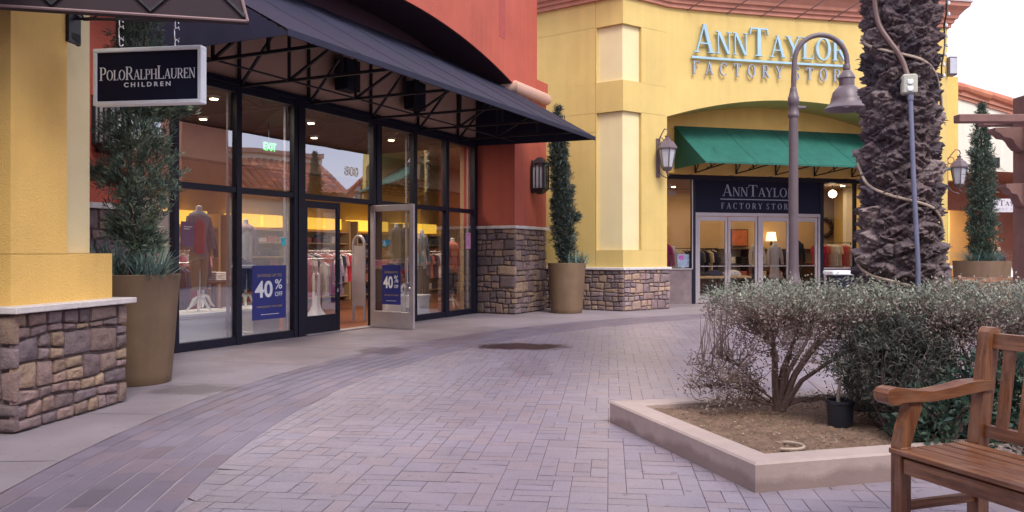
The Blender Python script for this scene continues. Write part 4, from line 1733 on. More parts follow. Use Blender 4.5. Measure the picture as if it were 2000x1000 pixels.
def conifer(loc, prof, nsp, label, seed, px=1.0, size=.085, stems=2, pal=((.035, .060, .050), (.055, .080, .060), (.085, .10, .065)), extra=(), bl=6, width=.011):
    """prof: (z, radius, x-shift); a ragged crown of many small needle sprays"""
    rg = np.random.default_rng(seed)
    t = thing('conifer', label, 'conifer', loc)
    zs = np.array([p[0] for p in prof])
    rs = np.array([p[1] for p in prof])
    xs = np.array([p[2] for p in prof])
    dens = np.interp(np.linspace(zs[0], zs[-1], 200), zs, rs) ** 1.0 + .02
    zz = rg.choice(np.linspace(zs[0], zs[-1], 200), size=nsp, p=dens / dens.sum()) + rg.normal(0, .02, nsp)
    r = np.interp(zz, zs, rs)
    th = rg.uniform(0, 2 * np.pi, nsp)
    # clumps and gaps
    lump = 1 + .38 * np.sin(zz * 9 + 3 * np.sin(th + seed)) * np.cos(th * 3 + zz * 5 + seed) + .18 * np.sin(th * 5 - zz * 13)
    rad = r * np.sqrt(rg.uniform(.10, 1.0, nsp)) * lump
    P = np.stack([loc[0] + np.interp(zz, zs, xs) + rad * np.cos(th), loc[1] + rad * np.sin(th), loc[2] + zz], 1)
    D = np.stack([np.cos(th), np.sin(th), np.zeros(nsp)], 1) * .55 + np.array([0, 0, .95]) + rg.normal(0, .35, (nsp, 3))
    P_gap = None
    for (ez, ex0, ex1, er, n_) in extra:
        f = rg.uniform(0, 1, n_)
        Q = np.stack([loc[0] + ex0 + (ex1 - ex0) * f + rg.normal(0, er * .35, n_), loc[1] + rg.normal(0, er * .7, n_), loc[2] + ez + .25 * f * abs(ex1 - ex0) + rg.normal(0, er * .7, n_)], 1)
        P = np.concatenate([P, Q])
        D = np.concatenate([D, np.array([np.sign(ex1 - ex0) * .7, 0, .6]) + rg.normal(0, .4, (n_, 3))])
    D = unit(D)
    n = len(P)
    P2 = np.repeat(P, bl, 0) + rg.normal(0, size * .16, (n * bl, 3))
    D2 = unit(np.repeat(D, bl, 0) + rg.normal(0, .42, (n * bl, 3)))
    Ln = rg.uniform(.55, 1.25, n * bl) * size
    V, F = blades(P2, D2, Ln, np.full(n * bl, width) * rg.uniform(.7, 1.4, n * bl), rg)
    tone = np.repeat(np.array(pal)[rg.integers(0, len(pal), n)], bl, 0) * rg.uniform(.7, 1.35, (n * bl, 1))
    fast('crown', V, F, M['needle'], t, cols=np.repeat(tone, 4, 0))
    b = MB()
    top = zs[-1] - .15
    for k in range(stems):
        dx, dy = rg.uniform(-.08, .08, 2) if stems > 1 else (0, 0)
        path = [(loc[0] + xs[0] * .7 + dx * (.3 + i * .18) + rg.normal(0, .012), loc[1] + dy * (.3 + i * .18), loc[2] + .0 + top * i / 7) for i in range(8)]
        b.tube(path, [.032 * (1 - i / 9) / (1 if stems == 1 else 1.2) + .004 for i in range(8)], 7)
    build('trunk', b, M['bark'], t, smooth=True)
    # bare twigs
    b = MB()
    for k in range(60):
        z_ = rg.uniform(zs[0] * .4, zs[-1] * .8)
        a_ = rg.uniform(0, 6.28)
        rr = np.interp(z_, zs, rs) * rg.uniform(.5, .95)
        x_ = np.interp(z_, zs, xs)
        b.tube([(loc[0] + x_ * .7, loc[1], loc[2] + z_), (loc[0] + x_ + rr * .5 * math.cos(a_), loc[1] + rr * .5 * math.sin(a_), loc[2] + z_ + rr * .5), (loc[0] + x_ + rr * math.cos(a_), loc[1] + rr * math.sin(a_), loc[2] + z_ + rr * 1.1)], [.008, .005, .002], 4, caps=False)
    build('twigs', b, M['twig'], t)
    return t


def spiky(loc, rad, n, label, seed, lean=(0, 0), hgt=.30):
    rg = random.Random(seed)
    V, F, C_ = [], [], []
    for i in range(n):
        a = rg.uniform(0, 6.283)
        sp = rg.uniform(.15, 1.0)
        L = hgt * rg.uniform(.7, 1.25)
        px_, py_ = loc[0] + rg.gauss(0, rad * .22), loc[1] + rg.gauss(0, rad * .22)
        w = rg.uniform(.007, .013)
        sx, sy = -math.sin(a) * w, math.cos(a) * w
        base = len(V)
        col = rg.choice(((.15, .25, .235), (.19, .29, .26), (.26, .33, .26), (.11, .18, .165)))
        for k in range(4):
            f = k / 3
            out = sp * f * rad * 1.25
            up = L * (f - .38 * sp * f * f)
            ww = (1 - f * .92)
            x, y, z = px_ + (math.cos(a) + lean[0]) * out, py_ + (math.sin(a) + lean[1]) * out, loc[2] + up
            V += [(x + sx * ww, y + sy * ww, z), (x - sx * ww, y - sy * ww, z)]
            C_ += [col, col]
        for k in range(3):
            F.append((base + 2 * k, base + 2 * k + 1, base + 2 * k + 3, base + 2 * k + 2))
    o = fast('spiky_plant', np.array(V), np.array(F), M['needle'], None, loc, np.array(C_))
    o['label'], o['category'] = label, 'plant'
    return o


PL = (-3.80, 8.27, 0)
planter_pot(PL, 'tall tapered tan pot beside the stone-based yellow pillar')
conifer((PL[0], PL[1], 1.03), [(.06, .04, .0), (.35, .10, .02), (.60, .19, .03), (.85, .29, .03), (1.15, .34, .03), (1.40, .33, .03), (1.62, .27, .03), (1.78, .25, .03), (2.0, .22, .02), (2.25, .20, .02), (2.5, .19, .02), (2.72, .15, .02), (2.84, .06, .02)],
        2500, 'tall ragged dark conifer growing in the near pot behind the hanging sign', 5, extra=((1.72, .15, .58, .09, 420), (1.0, -.1, -.45, .08, 160), (.5, -.1, -.25, .1, 120), (.35, .1, .22, .1, 100)), stems=3,
        pal=((.085, .130, .100), (.120, .172, .125), (.17, .205, .135)))
spiky((PL[0] + .20, PL[1] - .16, 1.05), .36, 170, 'blue-green spiky grass plant on the right side of the near pot', 3, (.25, -.1), .34)
spiky((PL[0] - .20, PL[1] - .14, 1.05), .34, 140, 'blue-green spiky grass plant on the left side of the near pot, against the yellow pillar', 4, (.1, -.2), .44)
PR = (1.20, 17.95, 0)
planter_pot(PR, 'tall tapered tan pot in the corner between red pier and yellow wall')
conifer((PR[0], PR[1], 1.03), [(.04, .08, -.05), (.3, .19, -.03), (.6, .21, -.05), (.95, .20, -.07), (1.3, .21, -.10), (1.7, .20, -.12), (2.1, .18, -.15), (2.5, .16, -.17), (2.85, .13, -.19), (3.15, .08, -.19), (3.45, .03, -.19)],
        2900, 'slim leaning cypress in the far pot between red pier and yellow wall', 8, size=.11, extra=((1.02, .05, .24, .06, 150),), stems=1, width=.016, pal=((.045, .068, .062), (.062, .088, .075), (.09, .11, .08)))
spiky((PR[0] + .20, PR[1] - .10, 1.03), .34, 150, 'blue-green spiky grass plant at the foot of the slim cypress by the red pier', 6, (.25, -.1), .34)

# ================================================================== LAMP POST
LP = (4.02, 11.7, 0)
lp = thing('street_lamp', 'bronze gooseneck street lamp with a bell-shaped shade beside the palm trunk', 'street lamp', LP)
b = MB()
b.lathe(LP, [(.17, 0), (.175, .05), (.15, .08), (.13, .20), (.14, .24), (.115, .30), (.10, .80), (.115, .84), (.118, .90), (.085, .96), (.073, 1.06), (.068, 1.3), (.064, 2.6), (.062, 3.28)], 20)
build('post', b, M['bronze'], lp, smooth=True)
b = MB()
b.lathe((LP[0], LP[1], 0), [(.07, 3.24), (.078, 3.25), (.078, 3.29), (.07, 3.30), (.07, 3.42), (.078, 3.43), (.078, 3.53), (.070, 3.54), (.048, 3.63), (.046, 3.66), (.041, 3.67)], 18)
b.tube([(LP[0] + .05, LP[1] - .02, 3.38), (LP[0] + .15, LP[1] - .02, 3.38), (LP[0] + .17, LP[1] - .02, 3.40)], [.03, .022, .01], 8)
build('collar', b, M['bronze'], lp, smooth=True)
b = MB()
ra = .375
path = [(LP[0], LP[1], 3.6), (LP[0] + .005, LP[1], 3.85)] + [(LP[0] + .015 + ra - ra * math.cos(R(a)), LP[1], 4.04 + .38 * math.sin(R(a))) for a in range(0, 181, 12)] + [(LP[0] + .015 + 2 * ra, LP[1], 3.94)]
b.tube(path, .036, 12)
build('arm', b, M['bronze'], lp, smooth=True)
hx = LP[0] + .015 + 2 * ra
b = MB()
b.lathe((hx - .005, LP[1], 0), [(.045, 4.00), (.05, 3.99), (.05, 3.93), (.04, 3.92), (.065, 3.90), (.11, 3.83), (.118, 3.80), (.105, 3.79), (.105, 3.69), (.125, 3.675), (.14, 3.66), (.19, 3.60), (.215, 3.50), (.225, 3.45), (.275, 3.40), (.305, 3.365), (.30, 3.35), (.275, 3.37), (.21, 3.46), (.05, 3.60)], 32)
build('lamp_shade', b, M['bronze'], lp, smooth=True)
b = MB()
b.lathe((hx - .005, LP[1], 0), [(.03, 3.59), (.06, 3.52), (.075, 3.46), (.05, 3.40), (.001, 3.385)], 16)
build('bulb', b, M['lampglass'], lp, smooth=True)

# ================================================================== RAISED PLANTER
FP, gg, hh = (1.32, 4.445), (.965, .262), (-.29, .957)
QF = Fr(FP, gg, hh)
PLEN, PDEP, CWD = 4.2, 1.95, .185


def curb_mat():
    m = mat('planter_concrete', (0.43, 0.335, 0.30), 0.7, 0.14, 3, 0.15, 60)
    nt = m.node_tree
    N, L = nt.nodes, nt.links
    p = N['Principled BSDF']
    src = p.inputs['Base Color'].links[0].from_socket
    geo = N.new('ShaderNodeNewGeometry')
    sp = N.new('ShaderNodeSeparateXYZ')
    L.new(geo.outputs['Position'], sp.inputs[0])
    nz = N.new('ShaderNodeTexNoise')
    nz.inputs['Scale'].default_value = 1.7
    nz.inputs['Detail'].default_value = 7
    mp = N.new('ShaderNodeMapping')
    mp.inputs['Scale'].default_value = (1, 1, .25)
    L.new(geo.outputs['Position'], mp.inputs[0])
    L.new(mp.outputs[0], nz.inputs['Vector'])
    ma = N.new('ShaderNodeMath')
    ma.operation = 'MULTIPLY_ADD'
    ma.inputs[1].default_value = -.34
    L.new(nz.outputs[0], ma.inputs[0])
    L.new(sp.outputs[2], ma.inputs[2])
    mr = N.new('ShaderNodeMapRange')
    mr.inputs['From Min'].default_value = -.128
    mr.inputs['From Max'].default_value = -.086
    mr.inputs['To Min'].default_value = .60
    mr.inputs['To Max'].default_value = 0
    L.new(ma.outputs[0], mr.inputs[0])
    mx = N.new('ShaderNodeMix')
    mx.data_type = 'RGBA'
    L.new(mr.outputs[0], mx.inputs[0])
    L.new(src, mx.inputs[6])
    mx.inputs[7].default_value = (.20, .135, .12, 1)
    L.new(mx.outputs[2], p.inputs['Base Color'])
    return m


M['curb'] = curb_mat()
pt = thing('raised_planter', 'low concrete-curbed planting bed with brown mulch around the palm trunk', 'planter', QF(2, 1, 0))
b = MB(QF)
c = CWD
zc_ = .162
e = .012
prof_o = [(0, -.004), (0, zc_ - e), (-e, zc_), (-c + e, zc_), (-c, zc_ - e), (-c, -.004)]
b.solid_strip([(0, 0), (PLEN, 0), (PLEN, PDEP), (0, PDEP)], prof_o, closed=True)
build('curb', b, M['curb'], pt, smooth=False)
# mulch surface
nx, ny = 170, 76
gx, gy = np.meshgrid(np.linspace(c - .01, PLEN - c + .01, nx), np.linspace(c - .01, PDEP - c + .01, ny))
gz_ = .115 + .012 * np.sin(gx * 3.1 + 1) * np.cos(gy * 4) + rng.normal(0, .004, gx.shape)
V = np.stack([FP[0] + gg[0] * gx + hh[0] * gy, FP[1] + gg[1] * gx + hh[1] * gy, gz_], -1).reshape(-1, 3)
idx = np.arange(nx * ny).reshape(ny, nx)
F = np.stack([idx[:-1, :-1], idx[:-1, 1:], idx[1:, 1:], idx[1:, :-1]], -1).reshape(-1, 4)
fast('soil', V, F, M['mulch'], pt, smooth=True)
# leaf litter
n = 5200
a_, b_ = rng.uniform(c, PLEN - c, n), rng.uniform(c, PDEP - c, n)
P = np.stack([FP[0] + gg[0] * a_ + hh[0] * b_, FP[1] + gg[1] * a_ + hh[1] * b_, np.full(n, .125)], 1)
D = unit(rng.normal(size=(n, 3)) * np.array([1, 1, .22]))
V, F = blades(P, D, rng.uniform(.008, .034, n), rng.uniform(.003, .010, n), rng)
pal = np.array([(.30, .21, .15), (.20, .13, .10), (.36, .30, .24), (.14, .09, .07), (.20, .18, .09), (.26, .17, .11), (.24, .155, .105)])
tn_ = pal[rng.integers(0, len(pal), n)]
lt = fast('leaf_litter', V, F, mat('dry_litter', (1, 1, 1), .9, .2, 30, vcol=True), None, QF(2, 1, .12), np.repeat(tn_, 4, 0))
lt['label'], lt['category'], lt['kind'] = 'scattered dry leaf litter on the planting bed', 'leaf litter', 'stuff'
for i, (x, y, r0, aa, lab) in enumerate(((1.66, 4.98, .10, (-120, 60), 'pale curved irrigation tube lying near the front curb of the bed'), (2.43, 5.68, .10, (0, 95), 'short pale irrigation tube arching beside the black nursery pot'))):
    b = MB()
    b.tube([(x + r0 * math.cos(R(q)) * 1.1, y + r0 * math.sin(R(q)), .128 + (.05 * math.sin(R((q - aa[0]) / (aa[1] - aa[0]) * 180)) if i else .004)) for q in range(aa[0], aa[1] + 1, 12)] + ([] if i else [(x + .03, y + .12, .125)]), .010, 8)
    single('irrigation_tube', b, M['cord'], lab, 'tube', loc=(x, y, .12), smooth=True)
# nursery pot
NP = (2.236, 5.58, .112)
t = thing('nursery_pot', 'black plastic nursery pot standing on the mulch under the dark shrub', 'pot', NP)
b = MB()
b.lathe(NP, [(.075, 0), (.078, .01), (.090, .17), (.098, .172), (.098, .192), (.088, .192), (.084, .15)], 24)
build('pot', b, M['plastic'], t, smooth=True)
b = MB()
b.lathe(NP, [(.083, .15), (.083, .160)], 20)
build('soil', b, M['soil'], t)
b = MB()
b.tube([(NP[0] + .0, NP[1] + .04, .26), (NP[0] + .01, NP[1] + .05, .36), (NP[0] + .03, NP[1] + .06, .46)], [.014, .012, .006], 6)
b.tube([(NP[0] + .06, NP[1], .28), (NP[0] + .17, NP[1] + .02, .27), (NP[0] + .28, NP[1] + .05, .30)], .005, 5)
build('cut_stem', b, M['cord'], t, smooth=True)

# ================================================================== PALM
PX, PY = 2.96, 6.25
palm = thing('palm_tree', 'thick date palm trunk of dark jagged leaf bases rising out of the planting bed', 'palm tree', (PX, PY, .1))
nt_, nz_ = 240, 640
ZT_ = 7.6
th = np.linspace(0, 2 * np.pi, nt_, endpoint=False)
zz = np.concatenate([np.linspace(.05, 4.3, nz_ - 60), np.linspace(4.3, ZT_, 61)[1:]])
TH, ZZ = np.meshgrid(th, zz)
r0 = .262 + .095 * np.exp(-np.maximum(ZZ - .1, 0) * 1.9) + .015 * np.sin(ZZ * 1.7)
# jittered diamond lattice of leaf bases (cellular pattern in unrolled space)
NC, HR = 9, .150
row = ZZ / HR
best = np.full(TH.shape, 9.0)
sec = np.full(TH.shape, 9.0)
cid = np.zeros(TH.shape)
cvz = np.zeros(TH.shape)
jit = np.random.default_rng(11)
J = jit.uniform(-.47, .47, (80, NC, 2))
ri = np.floor(row).astype(int)
for dr in (-1, 0, 1):
    rr = ri + dr
    ofs = np.where(rr % 2 == 0, 0.0, .5)
    u = TH / (2 * np.pi) * NC - ofs
    ci = np.floor(u).astype(int)
    for dc in (-1, 0, 1):
        cc = (ci + dc) % NC
        jx, jz = J[rr % 80, cc, 0], J[rr % 80, cc, 1]
        du = u - (ci + dc + .5 + jx)
        dz = row - (rr + .5 + jz * .8)
        d = np.sqrt((du * 1.0) ** 2 + (dz * 1.05) ** 2)
        closer = d < best
        sec = np.where(closer, best, np.minimum(sec, d))
        cid = np.where(closer, (rr % 80) * NC + cc, cid)
        cvz = np.where(closer, dz, cvz)
        best = np.minimum(best, d)
edge = np.clip((sec - best) / .30, 0, 1)
cr = np.random.default_rng(5).uniform(0, 1, 900)[cid.astype(int) % 900]


def fbm(x, y, seed, oct=4):
    r_ = np.random.default_rng(seed)
    out = np.zeros_like(x)
    for k in range(oct):
        f = 2.0 ** k
        p1, p2, p3 = r_.uniform(0, 6.28, 3)
        w1, w2 = r_.uniform(.7, 1.3, 2)
        out += (np.sin(x * f * w1 + p1 + 1.7 * np.sin(y * f * .6 + p2)) * np.cos(y * f * w2 + p3)) / f ** .85
    return out


nx_ = np.round(TH / (2 * np.pi) * 1.0, 6)
rough = fbm(TH * 7, ZZ * 34, 2) * .016 + fbm(TH * 19, ZZ * 110, 3) * .010 + rng.normal(0, .0022, TH.shape)
bmp = .050 * edge ** .55 * (.6 + .55 * cr) + np.clip(cvz, -.7, .7) * .055 * edge * (.4 + cr)
r_ = r0 + bmp + rough * (.5 + edge) - .030
r_[-1] = .05
V = np.stack([PX + r_ * np.cos(TH), PY + r_ * np.sin(TH), ZZ + .01 * fbm(TH * 5, ZZ * 20, 8)], -1).reshape(-1, 3)
idx = np.arange(nt_ * len(zz)).reshape(len(zz), nt_)
nxt = np.roll(idx, -1, 1)
F = np.stack([idx[:-1], nxt[:-1], nxt[1:], idx[1:]], -1).reshape(-1, 4)
pp_ = np.array([(.095, .070, .072), (.125, .090, .088), (.16, .118, .112), (.075, .058, .064), (.15, .115, .112), (.27, .21, .19)])
colp = pp_[(cr * 5.999).astype(int)].reshape(-1, 3) * (1 + .20 * fbm(TH * 9, ZZ * 60, 6)[..., None]).reshape(-1, 1).clip(.4, 1.7) * np.array([.92, .89, .97])
fast('trunk', V, F, M['palm'], palm, cols=colp, smooth=False)
# fibrous torn ends at the leaf bases
n = 2200
a_, z_ = rng.uniform(0, 2 * np.pi, n), rng.uniform(.2, 4.2, n)
it_ = (a_ / (2 * np.pi) * nt_).astype(int) % nt_
iz = np.searchsorted(zz, z_).clip(0, len(zz) - 1)
rr = r_[iz, it_]
P = np.stack([PX + rr * np.cos(a_), PY + rr * np.sin(a_), z_], 1)
D = unit(np.stack([np.cos(a_) * .5, np.sin(a_) * .5, np.full(n, .5)], 1) + rng.normal(0, .6, (n, 3)))
V, F = blades(P, D, rng.uniform(.012, .05, n), rng.uniform(.004, .012, n), rng)
fast('fibres', V, F, M['palm'], palm, cols=np.repeat(pp_[rng.integers(0, 6, n)] * 1.2, 4, 0))
# fronds above the frame
Vf, Ff, Cf = [], [], []
for i in range(46):
    az = i * 2.39996
    el0 = R(78 - 95 * (i / 46))
    L = rng.uniform(2.6, 3.3)
    p = Vector((PX, PY, ZT_ - .1))
    d = Vector((math.cos(az) * math.cos(el0), math.sin(az) * math.cos(el0), math.sin(el0)))
    side = Vector((-math.sin(az), math.cos(az), 0))
    for k in range(26):
        p2 = p + d * (L / 26)
        d = (d + Vector((0, 0, -.055))).normalized()
        ll = .55 * math.sin(math.pi * (.12 + .86 * k / 26)) + .05
        for sgn in (-1, 1):
            tip = p2 + (side * sgn * .8 + d * .55 + Vector((0, 0, -.12))).normalized() * ll
            n0 = len(Vf)
            Vf += [tuple(p), tuple(p2), tuple(tip), tuple(tip + d * .01)]
            Ff.append((n0, n0 + 1, n0 + 3, n0 + 2))
            Cf += [(.07, .10, .05)] * 4
        p = p2
fast('crown', np.array(Vf), np.array(Ff), M['needle'], palm, cols=np.array(Cf))


def on_palm(az_deg, z, out=.02):
    a = R(az_deg) % (2 * math.pi)
    it0 = int(a / (2 * math.pi) * nt_) % nt_
    iz0 = min(int(np.searchsorted(zz, z)), len(zz) - 1)
    blk = r_[max(0, iz0 - 7):iz0 + 8, [(it0 + q) % nt_ for q in range(-6, 7)]]
    r0_ = float(np.percentile(blk, 80))
    return (PX + (r0_ + out) * math.cos(a), PY + (r0_ + out) * math.sin(a), z)


# azimuths seen from the camera run from about 155 (left edge) through 245 (middle) to 335 (right edge)
b = MB()
pts = []
turns = [(165, 3.00), (180, 2.90), (205, 2.84), (235, 2.78), (265, 2.74), (295, 2.68), (318, 2.60), (335, 2.48), (350, 2.3), (380, 2.2), (430, 2.1), (490, 2.06), (520, 2.02),
         (528, 1.94), (545, 1.84), (575, 1.76), (605, 1.70), (640, 1.66), (675, 1.60), (690, 1.50), (720, 1.42), (790, 1.36), (860, 1.30), (882, 1.24), (905, 1.16), (935, 1.12), (970, 1.08), (1000, 1.03), (1030, .98), (1100, .90), (1170, .80), (1225, .72)]
dense = []
for (a0, z0), (a1, z1) in zip(turns, turns[1:]):
    m_ = max(2, int((a1 - a0) / 8))
    dense += [(a0 + (a1 - a0) * k / m_, z0 + (z1 - z0) * k / m_) for k in range(m_)]
sm = [on_palm(a, z, .006) for a, z in dense]
sm = [tuple(sum(sm[min(max(i + k, 0), len(sm) - 1)][c_] for k in range(-2, 3)) / 5 for c_ in range(3)) for i in range(len(sm))]
b.tube(sm, .011, 7)
single('palm_cable', b, M['cord'], 'beige cable spiralling round the palm trunk', 'cable', loc=(PX, PY, 1.0), smooth=True)
b = MB()
seq = [(206, 3.5), (207, 3.2), (212, 3.02), (222, 2.92), (236, 2.82), (247, 2.74), (253, 2.64), (255, 2.58)]
dn = []
for (a0, z0), (a1, z1) in zip(seq, seq[1:]):
    dn += [(a0 + (a1 - a0) * k / 4, z0 + (z1 - z0) * k / 4) for k in range(4)]
sm = [on_palm(a, z, .014) for a, z in dn + [seq[-1]]]
sm = [tuple(sum(sm[min(max(i + k, 0), len(sm) - 1)][c_] for k in range(-3, 4)) / 7 for c_ in range(3)) for i in range(len(sm))]
b.tube(sm, .019, 8)
single('power_cable', b, M['browncord'], 'thick brown cable running down the palm trunk into the outlet box', 'cable', loc=(PX, PY, 2.6), smooth=True)
ob = on_palm(256, 2.52, .0)
t = thing('outlet_box', 'pale grey outlet box fixed to the palm trunk at the top of the conduit', 'outlet box', ob)
oa = R(256)
OF = Fr((ob[0], ob[1]), (-math.sin(oa), math.cos(oa)), (math.cos(oa), math.sin(oa)))
b = MB(OF)
b.box(-.052, .052, -.03, .052, 2.455, 2.60, .012)
build('housing', b, M['boxgrey'], t)
for z0 in (2.49, 2.54):
    b = MB(OF)
    b.lathe((0, .045, z0), [(.018, -.015), (.018, .015)], 10)
    b.box(-.02, .02, .045, .060, z0 - .012, z0 + .018, .004)
    build('socket', b, M['wsign'], t)
b = MB()
c0 = OF(0.006, .03, 2.45)
b.tube([c0, (c0[0], c0[1], 2.41)], .022, 10)
b.tube([(c0[0], c0[1], 2.41), (c0[0] + .01, c0[1] - .02, 1.9), (c0[0] + .03, c0[1] - .05, 1.2), (c0[0] + .035, c0[1] - .06, .10)], .017, 10)
single('conduit', b, M['conduit'], 'straight grey conduit pipe running down the palm trunk from the outlet box', 'pipe', loc=(c0[0], c0[1], .1), smooth=True)
# string of fairy lights down the far right edge
b = MB()
t = thing('light_string', 'dark string of small fairy lights hanging down the right edge of the palm', 'fairy lights', on_palm(335, 3.4))
sp_ = [on_palm(330 + 6 * math.sin(i * 1.1), 3.9 - i * .075, .03) for i in range(18)]
b.tube(sp_, .006, 5)
build('wire', b, M['iron'], t)
for p in sp_:
    b = MB()
    b.lathe((p[0] + .014, p[1] - .008, p[2]), [(.004, -.014), (.010, -.008), (.010, .008), (.003, .015)], 7)
    build('bulb', b, M['wsign'], t)


# ================================================================== SHRUBS IN THE BED
def rhombi(P, D, Ln, Wd, rg):
    return blades(P, D, Ln, Wd, rg)


def sage(base, cx, cy, rx, ry, ztop, zlow, nleaf, label, seed, sprawl=(), trunk_fork=((-.25, .0), (.05, .1), (.28, -.05)), group=None):
    """umbrella-clipped shrub: flat sheared top, thin leaves at the ends of many fine twigs, bare below"""
    rg = np.random.default_rng(seed)
    t = thing('shrub', label, 'shrub', base)
    # leaves
    n = nleaf
    per_ = 15
    nc_ = n // per_ + 1
    u = np.repeat(np.sqrt(rg.uniform(0, 1, nc_)), per_)[:n]
    th_ = np.repeat(rg.uniform(0, 2 * np.pi, nc_), per_)[:n]
    x = cx + rx * u * np.cos(th_)
    y = cy + ry * u * np.sin(th_)
    lowb = zlow + (ztop - zlow) * (.05 + .50 * u ** 2.6) + .06 * np.sin(th_ * 3 + seed) + .05 * np.sin(x * 9)
    f = np.repeat(rg.beta(2.0, 1.1, nc_), per_)[:n]
    topb = ztop - .08 * u ** 5 + .015 * np.sin(x * 7) * np.cos(y * 8) + .012 * np.sin(x * 23 + y * 17)
    z = lowb + (topb - lowb) * f + rg.normal(0, .012, n)
    P = np.stack([x, y, z], 1) + rg.normal(0, .026, (n, 3)) * np.array([1, 1, 1.1])
    D = unit(np.stack([np.cos(th_) * .5, np.sin(th_) * .5, np.full(n, .75)], 1) + rg.normal(0, .55, (n, 3)))
    cl_t = np.repeat(rg.uniform(.68, 1.25, nc_), per_)[:n]
    for (x0, y0, z0, x1, y1, z1, m_) in sprawl:
        k = rg.uniform(.25, 1, m_)
        Q = np.stack([x0 + (x1 - x0) * k, y0 + (y1 - y0) * k, z0 + (z1 - z0) * k + .06 * np.sin(k * 3)], 1) + rg.normal(0, .045, (m_, 3))
        P = np.concatenate([P, Q])
        D = np.concatenate([D, unit(rg.normal(0, 1, (m_, 3)) + np.array([0, 0, .4]))])
        f = np.concatenate([f, np.full(m_, .25)])
        cl_t = np.concatenate([cl_t, rg.uniform(.8, 1.15, m_)])
    n = len(P)
    Ln, Wd = rg.uniform(.016, .036, n), rg.uniform(.008, .016, n)
    V, F = rhombi(P, D, Ln, Wd, rg)
    young = np.array([(.30, .32, .255), (.26, .28, .225), (.345, .355, .285), (.225, .245, .19)])
    old = np.array([(.28, .205, .19), (.32, .235, .215), (.235, .18, .165), (.26, .215, .185)])
    pick = (f + rg.normal(0, .14, n)) > .70
    cc = np.where(pick[:, None], young[rg.integers(0, 4, n)], old[rg.integers(0, 4, n)]) * rg.uniform(.8, 1.18, (n, 1)) * cl_t[:, None]
    fast('crown', V, F, M['leaf'], t, cols=np.repeat(cc, 4, 0))
    # limbs and twigs
    b = MB()
    limbs = []
    for (dx, dy) in trunk_fork:
        for k in range(3):
            ex, ey = cx + (dx + rg.uniform(-.25, .25)) * rx * 1.4, cy + (dy + rg.uniform(-.3, .3)) * ry * 1.4
            ez = zlow + (ztop - zlow) * rg.uniform(.45, .7)
            m1 = (base[0] + (ex - base[0]) * .25 + rg.normal(0, .015), base[1] + (ey - base[1]) * .25, base[2] + (ez - base[2]) * .42)
            m2 = (base[0] + (ex - base[0]) * .62 + rg.normal(0, .03), base[1] + (ey - base[1]) * .6, base[2] + (ez - base[2]) * .74)
            b.tube([(base[0] + dx * .05, base[1], base[2] - .02), m1, m2, (ex, ey, ez)], [.026, .019, .012, .005], 6)
            for (q0, q1) in ((m1, m2), (m2, (ex, ey, ez))):
                for q in range(7):
                    w_ = (q + .5) / 7
                    limbs.append(tuple(q0[c_] + (q1[c_] - q0[c_]) * w_ for c_ in range(3)))
    for (x0, y0, z0, x1, y1, z1, m_) in sprawl:
        mid = ((x0 + x1) / 2, (y0 + y1) / 2, (z0 + z1) / 2 + .06)
        limbs += [tuple((x0 + (x1 - x0) * q, y0 + (y1 - y0) * q, z0 + (z1 - z0) * q + .055 * math.sin(q * 3))) for q in (.15, .25, .35, .45, .55, .65, .75, .85, .95)]
        b.tube([(x0, y0, z0), mid, (x1, y1, z1)], [.009, .006, .002], 5)
        for k in range(9):
            q = rg.uniform(.3, .95)
            p = (x0 + (x1 - x0) * q, y0 + (y1 - y0) * q, z0 + (z1 - z0) * q + .05 * math.sin(q * 3))
            b.tube([p, (p[0] + rg.normal(0, .07), p[1] + rg.normal(0, .07), p[2] + rg.uniform(.02, .13))], [.004, .0015], 3)
    build('trunk', b, M['twig'], t, smooth=True)
    b = MB()
    ends = P[rg.choice(len(P), 900)]
    for e_ in ends:
        near = sorted(limbs, key=lambda q: (q[0] - e_[0]) ** 2 + (q[1] - e_[1]) ** 2 + (q[2] - e_[2] + .10) ** 2 * 1.5)[:5]
        k = near[int(rg.integers(0, 5))]
        k = tuple(c_ + rg.normal(0, .006) for c_ in k)
        mid = ((k[0] + e_[0]) / 2 + rg.normal(0, .03), (k[1] + e_[1]) / 2 + rg.normal(0, .03), (k[2] + e_[2]) / 2 - .02 + rg.normal(0, .02))
        b.tube([k, mid, tuple(e_)], [.0055, .0035, .0015], 3, caps=False)
    build('twigs', b, M['twig'], t)
    return t


TB = (2.02, 6.22, .11)
sage(TB, 2.16, 6.05, .74, .62, 1.08, .34, 15500, 'grey-green flat-topped shrub with a forked bare trunk at the left end of the bed', 21,
     sprawl=((TB[0], TB[1], .14, 1.30, 6.0, .42, 330), (TB[0], TB[1], .14, 1.40, 5.9, .20, 330), (TB[0] - .1, TB[1], .2, 1.30, 6.1, .30, 330), (TB[0] - .1, TB[1], .25, 1.42, 5.95, .58, 380), (TB[0] - .05, TB[1], .2, 1.5, 5.8, .40, 300), (TB[0] - .05, TB[1], .16, 1.36, 6.2, .48, 300), (TB[0] + .05, TB[1], .14, 2.5, 5.9, .25, 60)))
sage((3.45, 5.95, .11), 3.45, 5.75, 1.10, .66, 1.08, .36, 26000, 'grey-green clipped shrub with a flat top in front of the palm, behind the bench', 23,
     sprawl=((3.4, 5.9, .15, 3.0, 5.7, .45, 60), (3.5, 5.9, .15, 3.2, 5.6, .5, 60)), trunk_fork=((-.3, .0), (.1, .1), (.4, -.05)))
